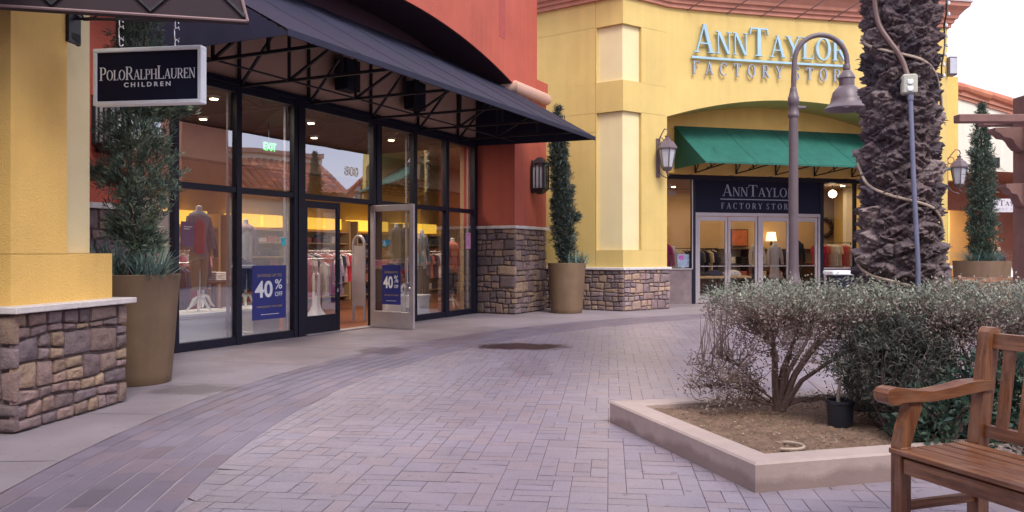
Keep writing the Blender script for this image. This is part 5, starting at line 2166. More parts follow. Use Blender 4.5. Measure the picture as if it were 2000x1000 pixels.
# dark juniper-like shrub
rg = np.random.default_rng(41)
JB = (2.52, 5.50, .11)
t = thing('shrub', 'dark blue-green dense shrub behind the black nursery pot', 'shrub', JB)
n = 15000
d = unit(rg.normal(size=(n, 3)))
rad = rg.uniform(.35, 1.0, n) ** .5
P = np.array([JB[0] + .08, JB[1] + .06, .55]) + d * np.array([.42, .40, .40]) * rad[:, None] * (1 + .18 * np.sin(d[:, :1] * 7 + 2) * np.cos(d[:, 2:] * 9))
P = P[P[:, 2] > .16]
n = len(P)
D = unit(d[:n] * .6 + np.array([0, 0, .35]) + rg.normal(0, .5, (n, 3)))
V, F = blades(P, D, rg.uniform(.025, .07, n), rg.uniform(.005, .010, n), rg)
pal = np.array([(.060, .072, .062), (.085, .095, .078), (.115, .115, .092), (.048, .055, .050), (.11, .092, .08)])
fast('crown', V, F, M['leaf'], t, cols=np.repeat(pal[rg.integers(0, 5, n)] * rg.uniform(.7, 1.3, (n, 1)), 4, 0))
b = MB()
for k in range(16):
    a = rg.uniform(0, 6.28)
    b.tube([JB, (JB[0] + .12 * math.cos(a), JB[1] + .12 * math.sin(a), .35), (JB[0] + .08 + .30 * math.cos(a), JB[1] + .06 + .28 * math.sin(a), .35 + rg.uniform(.1, .45))], [.014, .009, .003], 5)
build('trunk', b, M['twig'], t)


# dark leafy ground plant behind the bench
def leafy(cx, cy, rx, ry, h, n, label, seed):
    rg = np.random.default_rng(seed)
    d = unit(rg.normal(size=(n, 3)))
    d[:, 2] = np.abs(d[:, 2])
    P = np.array([cx, cy, .10]) + d * np.array([rx, ry, h]) * (rg.uniform(.25, 1, n) ** .5)[:, None] * (1 + .15 * np.sin(d[:, :1] * 9 + 1))
    D = unit(d * .8 + rg.normal(0, .5, (n, 3)))
    V, F = blades(P, D, rg.uniform(.045, .085, n), rg.uniform(.018, .034, n), rg)
    pal = np.array([(.030, .062, .045), (.045, .085, .055), (.022, .045, .038), (.060, .105, .065)])
    t = thing('leafy_plant', label, 'plant', (cx, cy, .1))
    fast('foliage', V, F, M['leaf'], t, cols=np.repeat(pal[rg.integers(0, 4, n)] * rg.uniform(.7, 1.3, (n, 1)), 4, 0))
    b = MB()
    for k in range(14):
        a = rg.uniform(0, 6.28)
        b.tube([(cx, cy, .1), (cx + .3 * rx * math.cos(a), cy + .3 * ry * math.sin(a), .1 + h * .45), (cx + .75 * rx * math.cos(a), cy + .75 * ry * math.sin(a), .1 + h * .7)], [.010, .007, .003], 4)
    build('stems', b, M['twig'], t)


leafy(2.72, 5.08, .38, .30, .42, 1500, 'low dark green leafy plant at the curb, seen under the bench arm', 51)
leafy(3.18, 5.15, .42, .34, .62, 2300, 'dark green leafy bush seen between the bench back slats', 52)

# ================================================================== BENCH
BO = (1.715, 3.715)
bl_, bd_ = (.336, -.942), (.942, .336)
BF = Fr(BO, bl_, bd_)                     # a: along the seat towards the viewer, b: to the back
bn = thing('bench', 'slatted brown teak bench with curved arms in the near right corner', 'bench', BF(.7, .25, 0))
LB = 1.55
for a in (0, LB):
    b = MB(BF)
    b.box(a, a + .062, 0, .062, 0, .43, .004)
    b.poly([(a + .002, .0, .428), (a + .002, .060, .428), (a + .002, .085, .50), (a + .002, .125, .60), (a + .002, .130, .636), (a + .002, .065, .636), (a + .002, .055, .60), (a + .002, .020, .51)], (.056, 0, 0))
    build('front_leg', b, M['wood_up'], bn)
    b = MB(BF)
    b.poly([(a, .46, 0), (a, .525, 0), (a, .525, .40), (a, .60, .935), (a, .585, .952), (a, .545, .952), (a, .53, .93), (a, .46, .42)], (.062, 0, 0))
    build('rear_leg', b, M['wood_up'], bn)
    b = MB(BF)
    pr = [(-.075, .640), (-.085, .655), (-.085, .680), (-.070, .697), (-.04, .703), (.0, .699), (.08, .684), (.18, .676), (.30, .688), (.40, .704), (.48, .708), (.555, .706), (.549, .662), (.48, .660), (.40, .652), (.30, .640), (.18, .630), (.06, .634), (.0, .634), (-.025, .625), (-.055, .626)]
    n0 = len(pr)
    o0, o1 = a - .012, a + .074
    b.poly([(o0, q, z) for q, z in pr], (o1 - o0, 0, 0))
    build('arm', b, M['wood_deep'], bn)
    b = MB(BF)
    b.box(a + .015, a + .047, .062, .47, .14, .18, .003)
    b.box(a + .012, a + .05, .062, .46, .315, .385, .003)
    build('stretcher', b, M['wood_deep'], bn)
b = MB(BF)
b.box(.062, LB, .012, .045, .315, .385, .003)
b.box(.062, LB, .465, .50, .33, .40, .003)
build('seat_rail', b, M['wood_long'], bn)
for i in range(6):
    b = MB(BF)
    q = -.012 + i * .078
    z0 = .386 + (.012 if i == 0 else .010 - .006 * math.sin(i * .6))
    b.box(.004 if i else -.0, LB + .058, q, q + (.066 if i < 5 else .052), z0, z0 + .024, .004)
    if i == 0 or i == 5:
        pass
    build('seat_slat', b, M['wood_long'], bn)


def back_b(z):
    return .47 + (z - .42) * .075 / .52


b = MB(BF)
b.poly([(.062, back_b(.86) + .015, .855), (.062, back_b(.86) + .05, .855), (.062, back_b(.93) + .05, .925), (.062, back_b(.93) + .015, .925)], (LB - .062, 0, 0))
build('top_rail', b, M['wood_long'], bn)
b = MB(BF)
b.poly([(.062, back_b(.46) + .015, .445), (.062, back_b(.46) + .05, .445), (.062, back_b(.5) + .05, .50), (.062, back_b(.5) + .015, .50)], (LB - .062, 0, 0))
build('lower_rail', b, M['wood_long'], bn)
for i in range(13):
    a = .115 + i * .112
    b = MB(BF)
    b.poly([(a, back_b(.50) + .022, .50), (a, back_b(.50) + .042, .50), (a, back_b(.86) + .042, .857), (a, back_b(.86) + .022, .857)], (.052, 0, 0))
    build('back_slat', b, M['wood_up'], bn)

# ================================================================== THINGS INSIDE THE RED SHOP
def pedestal(s0, s1, w0, w1, z1, label):
    t = thing('display_pedestal', label, 'pedestal', W((s0 + s1) / 2, (w0 + w1) / 2, .015), 'white pedestals in the shop window')
    b = mbW()
    b.box(s0, s1, w0, w1, .10, z1 - .05)
    b.box(s0 - .02, s1 + .02, w0 - .02, w1 + .02, .016, .10, .008)
    build('base', b, M['white'], t)
    b = mbW()
    b.box(s0 - .025, s1 + .025, w0 - .025, w1 + .025, z1 - .05, z1, .008)
    b.box(s0 - .012, s1 + .012, w0 - .012, w1 + .012, z1 - .075, z1 - .051, .004)
    build('top', b, M['white'], t)


pedestal(.42, 1.62, -1.05, -.38, .46, 'white panelled display pedestal behind the leftmost shop window, under the khaki trousers')
pedestal(1.85, 2.42, -1.0, -.40, .46, 'white panelled display pedestal behind the large blue sale poster')
pedestal(6.05, 6.75, -1.0, -.36, .46, 'white panelled display pedestal right of the open door')


def torso(b, s, w, z0, z1, k, flare=1.0):
    h = z1 - z0
    prof = [(.155 * flare, 0), (.150, .12), (.125, .38), (.135, .55), (.165, .75), (.175, .86), (.15, .93), (.075, .985), (.05, 1.0)]
    b.lathe((s, w, z0), [(r * k, q * h) for r, q in prof], 18, 1.0, .62)


def mannequin(s, w, zb, neck, label, top, bottom=None, shirt=None, kind='pants', k=1.0, stand=True, flare=1.0, face=(-.030, .034)):
    t = thing('mannequin', label, 'mannequin', W(s, w, zb), 'headless mannequins in the red shop')
    H = neck
    hip = zb + H * .56
    b = mbW()
    torso(b, s, w, hip - .06 * k if kind != 'dress' else zb + H * .36, zb + H * .965, k, flare)
    for sg in (-1, 1):
        b.tube([(s + sg * .16 * k, w, zb + H * .90), (s + sg * .215 * k, w + .01, zb + H * .76), (s + sg * .225 * k, w + .05, zb + H * .60)], [.052 * k, .047 * k, .038 * k], 8)
    build('jacket' if kind == 'pants' else 'dress', b, top, t, smooth=True)
    if shirt:
        b = mbW()
        b.lathe((s + face[0] * k, w + face[1] * k, hip - .02), [(.10 * k, 0), (.095 * k, H * .12), (.11 * k, H * .26), (.09 * k, H * .36), (.05 * k, H * .395)], 14, 1.0, .72)
        build('shirt', b, shirt, t, smooth=True)
    if bottom and kind == 'pants':
        b = mbW()
        for sg in (-1, 1):
            b.tube([(s + sg * .07 * k, w, hip), (s + sg * .078 * k, w + .005, zb + H * .38), (s + sg * .062 * k, w, zb + H * .20)], [.088 * k, .070 * k, .050 * k], 10)
        b.lathe((s, w, hip - .10 * k), [(.14 * k, 0), (.15 * k, .06 * k), (.14 * k, .13 * k)], 14, 1.0, .62)
        build('trousers', b, bottom, t, smooth=True)
    b = mbW()
    b.lathe((s, w, zb + H * .955), [(.05 * k, 0), (.042 * k, .05 * k), (.045 * k, .075 * k), (.02 * k, .085 * k)], 12)
    build('neck', b, M['white'], t, smooth=True)
    if stand:
        b = mbW()
        b.lathe((s, w, zb), [(.022, .12), (.032, .16), (.022, .2), (.026, H * .30), (.02, H * .5)], 10)
        for q in range(4):
            a = math.pi / 4 + q * math.pi / 2
            b.tube([(s, w, zb + .20), (s + .07 * math.cos(a), w + .07 * math.sin(a), zb + .17), (s + .12 * math.cos(a), w + .12 * math.sin(a), zb + .06), (s + .17 * math.cos(a), w + .17 * math.sin(a), zb + .012)], [.028, .026, .020, .014], 6)
        build('stand', b, M['white'], t, smooth=True)
    return t


denim = cloth('denim_cloth', (.14, .19, .27))
navyc = cloth('navy_cloth', (.025, .03, .075))
khaki = cloth('khaki_cloth', (.30, .22, .13))
redc = cloth('red_cloth', (.52, .03, .07))
plaid = cloth('pink_check_cloth', (.50, .33, .35), .35)
jeans = cloth('blue_jeans_cloth', (.05, .07, .18))
pinkc = cloth('pink_cloth', (.70, .30, .42))
whitec = cloth('white_cloth', (.70, .66, .66))
greyc = cloth('slate_cloth', (.11, .12, .16))
coral = cloth('coral_cloth', (.50, .15, .11))
blackc = cloth('black_cloth', (.02, .018, .022))
limec = cloth('lime_cloth', (.34, .55, .10))
orangec = cloth('orange_cloth', (.75, .15, .035))
creamc = cloth('cream_cloth', (.62, .50, .34))
magc = cloth('magenta_cloth', (.40, .02, .14))
mannequin(1.10, -.72, .46, 1.52, 'headless mannequin in denim jacket, striped shirt and khaki trousers in the leftmost window', denim, khaki, redc)
mannequin(1.66, -1.25, .46, 1.30, 'headless mannequin in a navy jacket, behind the one in khaki trousers', navyc, None, None, 'dress')
mannequin(2.16, -.86, .46, 1.36, 'headless mannequin in pink checked shirt and blue jeans above the large sale poster', plaid, jeans, whitec)
mannequin(.20, -.62, .02, 1.55, 'headless mannequin in orange and lime top, seen behind the near conifer', limec, jeans, orangec, k=1.15)
mannequin(6.10, -.72, .46, 1.42, 'headless mannequin in a slate grey dress behind the open door', greyc, None, None, 'dress', flare=1.3)
mannequin(6.78, -.95, .46, 1.44, 'headless mannequin in a dark navy dress right of the slate grey one', navyc, None, None, 'dress', flare=1.2)
mannequin(7.75, -1.2, .02, 1.80, 'headless mannequin in a pale grey hooded top behind the right-hand shop panes', cloth('pale_grey_cloth', (.36, .36, .40)), blackc, None, k=1.0)
mannequin(9.15, -1.25, .02, 1.62, 'headless mannequin in a coral jacket beside the stone pier', coral, blackc, None, k=1.15)


# posters and stickers
def poster(o, right, nrm, wd, ht, label, k=1.0):
    o, right, nrm = Vector(o), Vector(right).normalized(), Vector(nrm).normalized()
    t = thing('sale_poster', label, 'poster', tuple(o), 'blue sale posters')
    f = Fr((o.x, o.y), tuple(right)[:2], tuple(nrm)[:2])
    b = MB(f)
    b.box(0, wd, 0, .004, o.z, o.z + ht)
    build('sheet', b, M['poster'], t)
    at = lambda x, z: f(x * wd, .005, o.z + z * ht)
    build('lettering', sans('40', at(.07, .42), right, nrm, .30 * ht, .002, width=.52 * wd, bold=.025), M['sletters'], t)
    build('lettering', merge(sans('%', at(.66, .56), right, nrm, .18 * ht, .002, width=.22 * wd, bold=.005), sans('OFF', at(.66, .42), right, nrm, .085 * ht, .002, width=.23 * wd, bold=.005)), M['sletters'], t)
    build('lettering', merge(sans('SAVINGS UP TO', at(.5, .79), right, nrm, .055 * ht, .002, width=.72 * wd, align='C'), sans('THROUGHOUT THE STORE', at(.5, .22), right, nrm, .035 * ht, .002, width=.76 * wd, align='C')), M['gold'], t)
    b = MB(f)
    b.box(.24 * wd, .78 * wd, .0045, .0065, o.z + .09 * ht, o.z + .098 * ht)
    build('rule', b, M['sletters'], t)


poster(W(1.42, .006, .32), dv, nv, .70, .80, 'large blue sale poster on the shop window left of the dark door')
ol, orr = Vector((*oe, 0)), Vector((oe[1], -oe[0], 0))
orr = Vector((OD(0, 1, 0)[0] - OD(0, 0, 0)[0], OD(0, 1, 0)[1] - OD(0, 0, 0)[1], 0))
poster(OD(.27, .010, .42), ol, orr, .42, .68, 'smaller blue sale poster on the glass of the open door')
b = mbW()
t = thing('window_card', 'small navy card standing beside the denim jacket in the leftmost window', 'card', W(.5, -.3, 1.4))
b.box(.42, .64, -.31, -.30, 1.40, 1.74)
build('card', b, M['poster'], t)
b = mbW()
b.box(.46, .60, -.2995, -.297, 1.66, 1.675)
b.box(.46, .56, -.2995, -.297, 1.63, 1.645)
build('lettering', b, M['wsign'], t)
for (s0, z0, wd, ht, col, nm, lab, fr_) in ((2.02, 1.42, .10, .12, (.08, .55, .62), 'cyan', 'small cyan sticker on the shop window above the large sale poster', W),
                                        (7.62, 1.40, .20, .34, (.66, .30, .50), 'pink', 'pink and white flyer on the shop pane nearest the stone pier', W)):
    b = mbW()
    b.box(s0, s0 + wd, .006, .009, z0, z0 + ht)
    o = single('window_sticker', b, mat(nm + '_sticker', col, .5, .35, 18), lab, 'sticker', loc=W(s0, .006, z0))
t = thing('window_sticker', 'blue access sticker with white wheelchair sign on the open door glass', 'sticker', OD(.28, .01, 1.45))
b = MB(OD)
b.box(.28, .37, .006, .009, 1.42, 1.54)
b.box(.385, .44, .006, .009, 1.44, 1.53)
build('sheet', b, mat('access_blue', (.03, .30, .55), .5, .05), t)
b = MB(OD)
b.tube([(.325 + .022 * math.cos(R(a)), .0105, 1.455 + .022 * math.sin(R(a))) for a in range(110, 391, 20)], .004, 4)
b.tube([(.315, .0105, 1.515), (.318, .0105, 1.478), (.345, .0105, 1.475), (.352, .0105, 1.445)], .005, 4)
build('symbol', b, M['wsign'], t)
t = thing('exit_sign', 'green lit EXIT sign hanging inside the red shop', 'exit sign', W(3.9, -2.0, 3.3))
b = mbW()
b.box(3.72, 4.10, -2.05, -2.0, 3.16, 3.36, .004)
build('housing', b, M['frame'], t)
build('lettering', sans('EXIT', W(3.75, -1.999, 3.19), dv, nv, .14, .004, width=.32, bold=.02), M['exit'], t)
b = mbW()
b.tube([(3.9, -2.025, 3.36), (3.9, -2.025, 3.70)], .008, 5)
build('rod', b, M['iron'], t)

# garment rack with pale tops
RS, RWW = 4.42, -1.35
t = thing('garment_rack', 'white pedestal rack of pale hanging tops just inside the dark door', 'rack', W(RS, RWW, .015))
b = mbW()
b.lathe((RS, RWW, .016), [(.30, 0), (.30, .05), (.24, .08), (.12, .22), (.075, .34), (.07, .9), (.03, .92), (.025, 1.18)], 20)
build('base', b, M['white'], t, smooth=True)
b = mbW()
b.tube([(RS + .36 * math.cos(a), RWW + .36 * math.sin(a), 1.2) for a in np.linspace(0, 2 * np.pi, 25)], .012, 6)
for q in range(4):
    a = q * math.pi / 2
    b.tube([(RS, RWW, 1.18), (RS + .36 * math.cos(a), RWW + .36 * math.sin(a), 1.2)], .010, 5)
build('rail', b, M['chrome'], t)


def garment(loc, rz, m, label, group, h=.55, wd=.34, hook=True):
    t = thing('hanging_garment', label, 'garment', (0, 0, 0), group)
    b = MB()
    n_ = 7
    pr = [(-.03, 0), (-.5, -.10), (-.58, -.42), (-.44, -.44), (-.38, -.24), (-.44, -1.0), (.44, -1.0), (.38, -.24), (.44, -.44), (.58, -.42), (.5, -.10), (.03, 0)]
    b.poly([(x * wd, -.022, y * h - .06) for x, y in pr], (0, .044, 0))
    build('cloth', b, m, t)
    b = MB()
    b.tube([(-wd * .42, 0, -.10), (0, 0, -.045), (wd * .42, 0, -.10)], .006, 5)
    b.tube([(0, 0, -.045), (0, 0, 0)] + [(.018 - .018 * math.cos(R(a)), 0, .018 * math.sin(R(a))) for a in range(0, 181, 45)], .004, 5)
    build('hanger', b, M['chrome'], t)
    t.location = loc
    t.rotation_euler = (0, 0, rz)
    return t


tones = [pinkc, whitec, cloth('lilac_cloth', (.46, .36, .52)), pinkc, whitec, plaid]
g0 = {}
for i in range(14):
    a = 2 * math.pi * i / 14 + .2
    p = W(RS + .36 * math.cos(a), RWW + .36 * math.sin(a), 1.2)
    m = tones[i % len(tones)]
    wn_ = math.atan2(dS[1], dS[0])
    va = Vector(W(RS + math.cos(a), RWW + math.sin(a), 0)) - Vector(W(RS, RWW, 0))
    ang_ = math.atan2(va.y, va.x)
    lab = 'pale pink, white or lilac top on the round rack inside the dark door'
    if m.name not in g0:
        g0[m.name] = garment(p, ang_, m, lab, 'pale tops on the round rack', h=.60, wd=.30)
    else:
        copy_thing(g0[m.name], p, ang_)

# shelving with folded stacks along the back and the side, with lit yellow headers
sh = thing('shelf_unit', 'long shelving of folded clothes under yellow light boxes at the back of the red shop', 'shelves', W(9, -5.6, 0))
for i, (s0, s1) in enumerate(((4.7, 6.0), (6.6, 8.4), (8.9, 10.7), (11.1, 12.9), (13.3, 15.6))):
    b = mbW()
    for z in (.12, .5, .85, 1.2, 1.55, 1.86):
        b.box(s0, s1, -5.98, -5.55, z, z + .03)
    b.box(s0 - .06, s0, -5.98, -5.5, .02, 2.2)
    b.box(s1, s1 + .06, -5.98, -5.5, .02, 2.2)
    build('carcass', b, M['shopwall'], sh)
    b = mbW()
    b.box(s0 + .02, s0 + (s1 - s0) * .44, -5.96, -5.58, 1.95, 2.24)
    b.box(s0 + (s1 - s0) * .50, s1 - .25, -5.96, -5.58, 1.95, 2.24)
    build('light_box', b, M['lightbox'], sh)
rs = random.Random(9)
cl = [redc, navyc, pinkc, plaid, coral, greyc, whitec, cloth('plum_cloth', (.16, .04, .09)), jeans]
for (s0, s1) in ((6.6, 8.4), (8.9, 10.7), (11.1, 12.9), (13.3, 15.6)):
    for z in (.15, .53, .88, 1.23, 1.58):
        s = s0 + .06
        while s < s1 - .30:
            wd, hh_ = rs.uniform(.26, .34), rs.uniform(.10, .24)
            b = mbW()
            n_ = max(2, int(hh_ / .045))
            for q in range(n_):
                b.box(s + rs.uniform(0, .015), s + wd - rs.uniform(0, .015), -5.90 + rs.uniform(0, .02), -5.58, z + .003 + q * hh_ / n_, z + .003 + (q + .96) * hh_ / n_, .008)
            c_ = rs.choice(cl)
            single('folded_stack', b, c_, 'folded stack of clothes on the back shelves of the red shop', 'folded clothes', 'folded stacks on the back shelves', loc=W(s, -5.7, z))
            s += wd + rs.uniform(.03, .10)
# anti-theft gate
GW = .13
t = thing('security_gate', 'grey rounded anti-theft gate standing in the open doorway', 'security gate', W(5.05, -.85, .015))
b = mbW()
b.tube([(5.05, -.85 - GW, .02), (5.05, -.85 - GW, 1.45)] + [(5.05, -.85 - GW * math.cos(R(a)), 1.45 + .18 * math.sin(R(a))) for a in range(20, 161, 20)] + [(5.05, -.85 + GW, 1.45), (5.05, -.85 + GW, .02)], .03, 8)
build('frame', b, M['alu'], t, smooth=True)
b = mbW()
b.box(5.035, 5.065, -.96, -.74, .3, 1.45)
build('panel', b, M['alu'], t)
# display tables
for (s0, s1, w0, w1, z1, lab) in ((7.4, 8.6, -2.0, -1.5, .82, 'dark display table of folded clothes behind the right-hand panes'), (2.7, 3.9, -3.4, -2.6, .80, 'dark display table deeper inside, left of the doorway'), (.3, 1.9, -2.9, -2.1, 1.0, 'pale display table behind the window mannequins')):
    t = thing('display_table', lab, 'table', W((s0 + s1) / 2, (w0 + w1) / 2, .015))
    b = mbW()
    b.box(s0, s1, w0, w1, z1 - .05, z1, .006)
    build('tabletop', b, M['darkwood'] if 'pale' not in lab else M['shopwall'], t)
    for a in (s0 + .03, s1 - .10):
        for q in (w0 + .03, w1 - .10):
            b = mbW()
            b.box(a, a + .07, q, q + .07, .016, z1 - .051)
            build('leg', b, M['darkwood'] if 'pale' not in lab else M['shopwall'], t)
    for k in range(4):
        b = mbW()
        x = s0 + .08 + k * (s1 - s0 - .16) / 4
        for q in range(rs.randint(2, 4)):
            b.box(x, x + .24, w0 + .12, w1 - .1, z1 + .004 + q * .04, z1 + .042 + q * .04, .01)
        single('folded_stack', b, rs.choice(cl), 'folded stack of clothes on the ' + lab.split(' of folded')[0].split(' deeper')[0].split(' behind')[0] + (' left of the doorway' if 'deeper' in lab else (' behind the right-hand panes' if 'right' in lab else ' behind the window mannequins')), 'folded clothes', 'folded stacks on the tables', loc=W(x, w0, z1))
# straight rail of dark clothes behind the left window
t = thing('garment_rail', 'straight steel rail of dark clothes behind the leftmost window', 'rail', W(1.2, -1.7, .015))
b = mbW()
b.tube([(.2, -1.75, .02), (.2, -1.75, 1.15), (2.2, -1.75, 1.15), (2.2, -1.75, .02)], .014, 6)
build('rail', b, M['chrome'], t)
proto = None
for i in range(16):
    p = W(.3 + i * .118, -1.75, 1.15)
    ang_ = math.atan2(nS[1], nS[0]) + rs.uniform(-.2, .2)
    m = [navyc, blackc, greyc, navyc, jeans, redc, blackc, navyc][i % 8]
    key = 'rail' + m.name
    if key not in g0:
        g0[key] = garment(p, ang_, m, 'navy, black, grey or red garment on the rail behind the leftmost window', 'dark clothes on the straight rail', h=.8, wd=.36)
    else:
        copy_thing(g0[key], p, ang_)

for (s0, s1, w_, key0, lab, grp, pal_) in ((5.6, 7.6, -2.9, 'mid', 'red, pink, white or navy garment on the middle rail of the red shop', 'clothes on the middle rail', (redc, pinkc, whitec, navyc, plaid, redc, coral)),
                                    (9.3, 11.3, -2.6, 'deep', 'coral, plum, navy or white garment on the deep rail of the red shop', 'clothes on the deep rail', (coral, navyc, cloth('plum_cloth', (.16, .04, .09)), whitec, coral, jeans)),
                                    (3.0, 4.6, -4.2, 'rear', 'pink, lilac or white garment on the rear rail of the red shop', 'clothes on the rear rail', (pinkc, whitec, cloth('lilac_cloth', (.46, .36, .52)), pinkc, redc))):
    t = thing('garment_rail', 'straight steel rail carrying ' + lab.split(' garment')[0] + ' clothes inside the red shop', 'rail', W((s0 + s1) / 2, w_, .015))
    b = mbW()
    b.tube([(s0, w_, .02), (s0, w_, 1.35), (s1, w_, 1.35), (s1, w_, .02)], .014, 6)
    build('rail', b, M['chrome'], t)
    for i in range(int((s1 - s0 - .2) / .125)):
        p = W(s0 + .1 + i * .125, w_, 1.35)
        ang_ = math.atan2(nS[1], nS[0]) + .5 + rs.uniform(-.25, .25)
        m = pal_[i % len(pal_)]
        key = key0 + m.name
        if key not in g0:
            g0[key] = garment(p, ang_, m, lab, grp, h=.62, wd=.36)
        else:
            copy_thing(g0[key], p, ang_)

# ================================================================== THINGS INSIDE THE YELLOW SHOP
WAf = W


def mannequin_at(a, bq, zb, neck, label, **kw):
    """same builder, set in the far shop's frame"""
    global mbW, W
    keepw, keepm = W, mbW
    W = A_
    mbW = lambda: MB(A_)
    r = mannequin(a, bq, zb, neck, label, **kw)
    r['group'] = 'headless mannequins in the yellow shop'
    W, mbW = keepw, keepm
    return r


mannequin_at(3.20, -1.0, .02, 1.62, 'headless mannequin in a cream top, left of the lamp post in the far shop', top=creamc, bottom=blackc, kind='pants')
mannequin_at(3.95, -1.3, .02, 1.60, 'headless mannequin in a cream dress, just behind the lamp post in the far shop', top=cloth('pale_knit_cloth', (.55, .47, .40)), kind='dress')
mannequin_at(4.28, -.75, .02, 1.72, 'headless mannequin in a black dress, right of the lamp post in the far shop', top=blackc, kind='dress', flare=1.1)
mannequin_at(.30, -.75, .02, 1.60, 'headless mannequin in a magenta top at the left window of the far shop', top=magc, bottom=blackc, kind='pants')
mannequin_at(.66, -1.0, .02, 1.45, 'headless mannequin in a beige top beside the magenta one', top=creamc, bottom=khaki, kind='pants')
for (a, zb, ht, wd, m, lab) in ((4.5, 1.52, .55, .62, 'orange_print', 'framed orange print leaning on the back shelf of the far shop'), (1.55, 1.60, .50, .62, 'gold_print2', 'framed pale gold print on the back wall of the far shop, leftmost')):
    t = thing('framed_print', lab, 'picture', A_(a, -4.1, zb))
    b = MB(A_)
    b.box(a - wd / 2, a + wd / 2, -4.16, -4.12, zb, zb + ht)
    build('frame', b, M['darkwood'], t)
    b = MB(A_)
    b.box(a - wd / 2 + .03, a + wd / 2 - .03, -4.119, -4.112, zb + .03, zb + ht - .03)
    build('print', b, mat(m, (.62, .17, .06) if 'orange' in m else (.62, .45, .22), .5, .3, 5), t)
t = thing('table_lamp', 'lit table lamp with a pale shade on the back shelf of the far shop', 'lamp', A_(5.5, -3.9, 1.45))
b = MB(A_)
b.lathe((5.5, -3.9, 1.45), [(.07, 0), (.08, .02), (.03, .05), (.05, .15), (.02, .27)], 12)
build('base', b, M['darkwood'], t, smooth=True)
b = MB(A_)
b.lathe((5.5, -3.9, 1.70), [(.17, 0), (.13, .28)], 16)
build('lamp_shade', b, M['shade'], t, smooth=True)
t = thing('pendant_light', 'bright round bulb hanging in the right window of the far shop', 'pendant', A_(6.0, -1.5, 3.0))
b = MB(A_)
b.lathe((6.0, -1.5, 2.93), [(.02, 0), (.09, .04), (.12, .11), (.09, .18), (.03, .22)], 14)
build('bulb', b, M['bulb'], t, smooth=True)
b = MB(A_)
b.tube([(6.0, -1.5, 3.14), (6.0, -1.5, 3.30)], .01, 5)
build('cord', b, M['iron'], t)
for (a0, a1, lab) in ((3.2, 6.0, 'wide dark back shelving of the far shop with the orange print on top'), (6.6, 8.3, 'dark shelving at the right end of the far shop')):
    t = thing('shelf_unit', lab, 'shelves', A_(a0, -3.9, 0))
    b = MB(A_)
    for z in (.1, .5, .95, 1.42):
        b.box(a0, a1, -4.18, -3.75, z, z + .03)
    for a in (a0 - .04, (a0 + a1) / 2 - .02, a1):
        b.box(a, a + .04, -4.18, -3.74, .02, 1.44)
    build('carcass', b, M['darkwood'], t)
for k in range(15):
    z = (.13, .53, .98)[k % 3]
    a = 3.28 + (k // 3) * .55
    b = MB(A_)
    for q in range(3):
        b.box(a, a + .34, -4.12, -3.80, z + .003 + q * .07, z + .068 + q * .07, .012)
    single('folded_stack', b, [greyc, whitec, creamc, navyc, blackc, coral][(k * 5) % 6], 'folded stack of clothes on the back shelving of the far shop', 'folded clothes', 'folded stacks in the far shop', loc=A_(a, -3.9, z))
t = thing('display_table', 'low display table of dark and pale clothes behind the far shop doors', 'table', A_(1.9, -1.3, .02))
b = MB(A_)
b.box(1.15, 2.95, -1.7, -.9, .62, .68, .006)
build('tabletop', b, M['apricot'], t)
for a in (1.2, 2.82):
    for q in (-1.66, -1.0):
        b = MB(A_)
        b.box(a, a + .08, q, q + .08, .017, .619)
        build('leg', b, M['darkwood'], t)
for k, m in enumerate((blackc, navyc, whitec)):
    b = MB(A_)
    a = 1.25 + k * .55
    b.lathe((a + .22, -1.25, .682), [(.26, 0), (.27, .05), (.22, .11), (.10, .16)], 14, 1, .8)
    single('clothes_pile', b, m, ['black', 'navy', 'white'][k] + ' heap of clothes on the low table behind the far shop doors', 'clothes', loc=A_(a, -1.2, .68), smooth=True)
t = thing('garment_rail', 'dark rail of red and cream clothes in the right window of the far shop', 'rail', A_(6.4, -2.0, .02))
b = MB(A_)
b.tube([(5.75, -2.0, .02), (5.75, -2.0, 1.62), (7.0, -2.0, 1.62), (7.0, -2.0, .02)], .02, 6)
build('rail', b, M['iron'], t)
for i in range(9):
    p = A_(5.85 + i * .13, -2.0, 1.62)
    ang_ = math.atan2(mA[1], mA[0]) + .35 + rs.uniform(-.2, .2)
    m = [redc, redc, coral, creamc, whitec, creamc, redc, coral, whitec][i]
    key = 'at' + m.name
    if key not in g0:
        g0[key] = garment(p, ang_, m, 'red, coral, cream or white garment on the rail in the far shop', 'red and cream clothes on the far rail', h=.65, wd=.40)
    else:
        copy_thing(g0[key], p, ang_)
t = thing('garment_rail', 'dark rail of black and navy clothes behind the left doors of the far shop', 'rail', A_(2.2, -3.0, .02))
b = MB(A_)
b.tube([(1.2, -3.0, .02), (1.2, -3.0, 1.45), (3.1, -3.0, 1.45), (3.1, -3.0, .02)], .02, 6)
build('rail', b, M['iron'], t)
for i in range(13):
    p = A_(1.3 + i * .135, -3.0, 1.45)
    ang_ = math.atan2(mA[1], mA[0]) + .5 + rs.uniform(-.2, .2)
    m = [blackc, navyc, greyc, blackc, creamc, navyc, blackc][i % 7]
    key = 'at2' + m.name
    if key not in g0:
        g0[key] = garment(p, ang_, m, 'black, navy, grey or cream garment on the left rail of the far shop', 'dark clothes on the far left rail', h=.85, wd=.38)
    else:
        copy_thing(g0[key], p, ang_)
t = thing('wall_wreath', 'dark round wreath on the back wall at the right end of the far shop', 'wreath', A_(7.6, -4.1, 2.2))
b = MB(A_)
b.tube([(7.6 + .28 * math.cos(R(a)), -4.1, 2.15 + .28 * math.sin(R(a))) for a in range(0, 361, 15)], [.06 + .025 * math.sin(q * 2.7) for q in range(25)], 7)
build('ring', b, M['darkwood'], t)
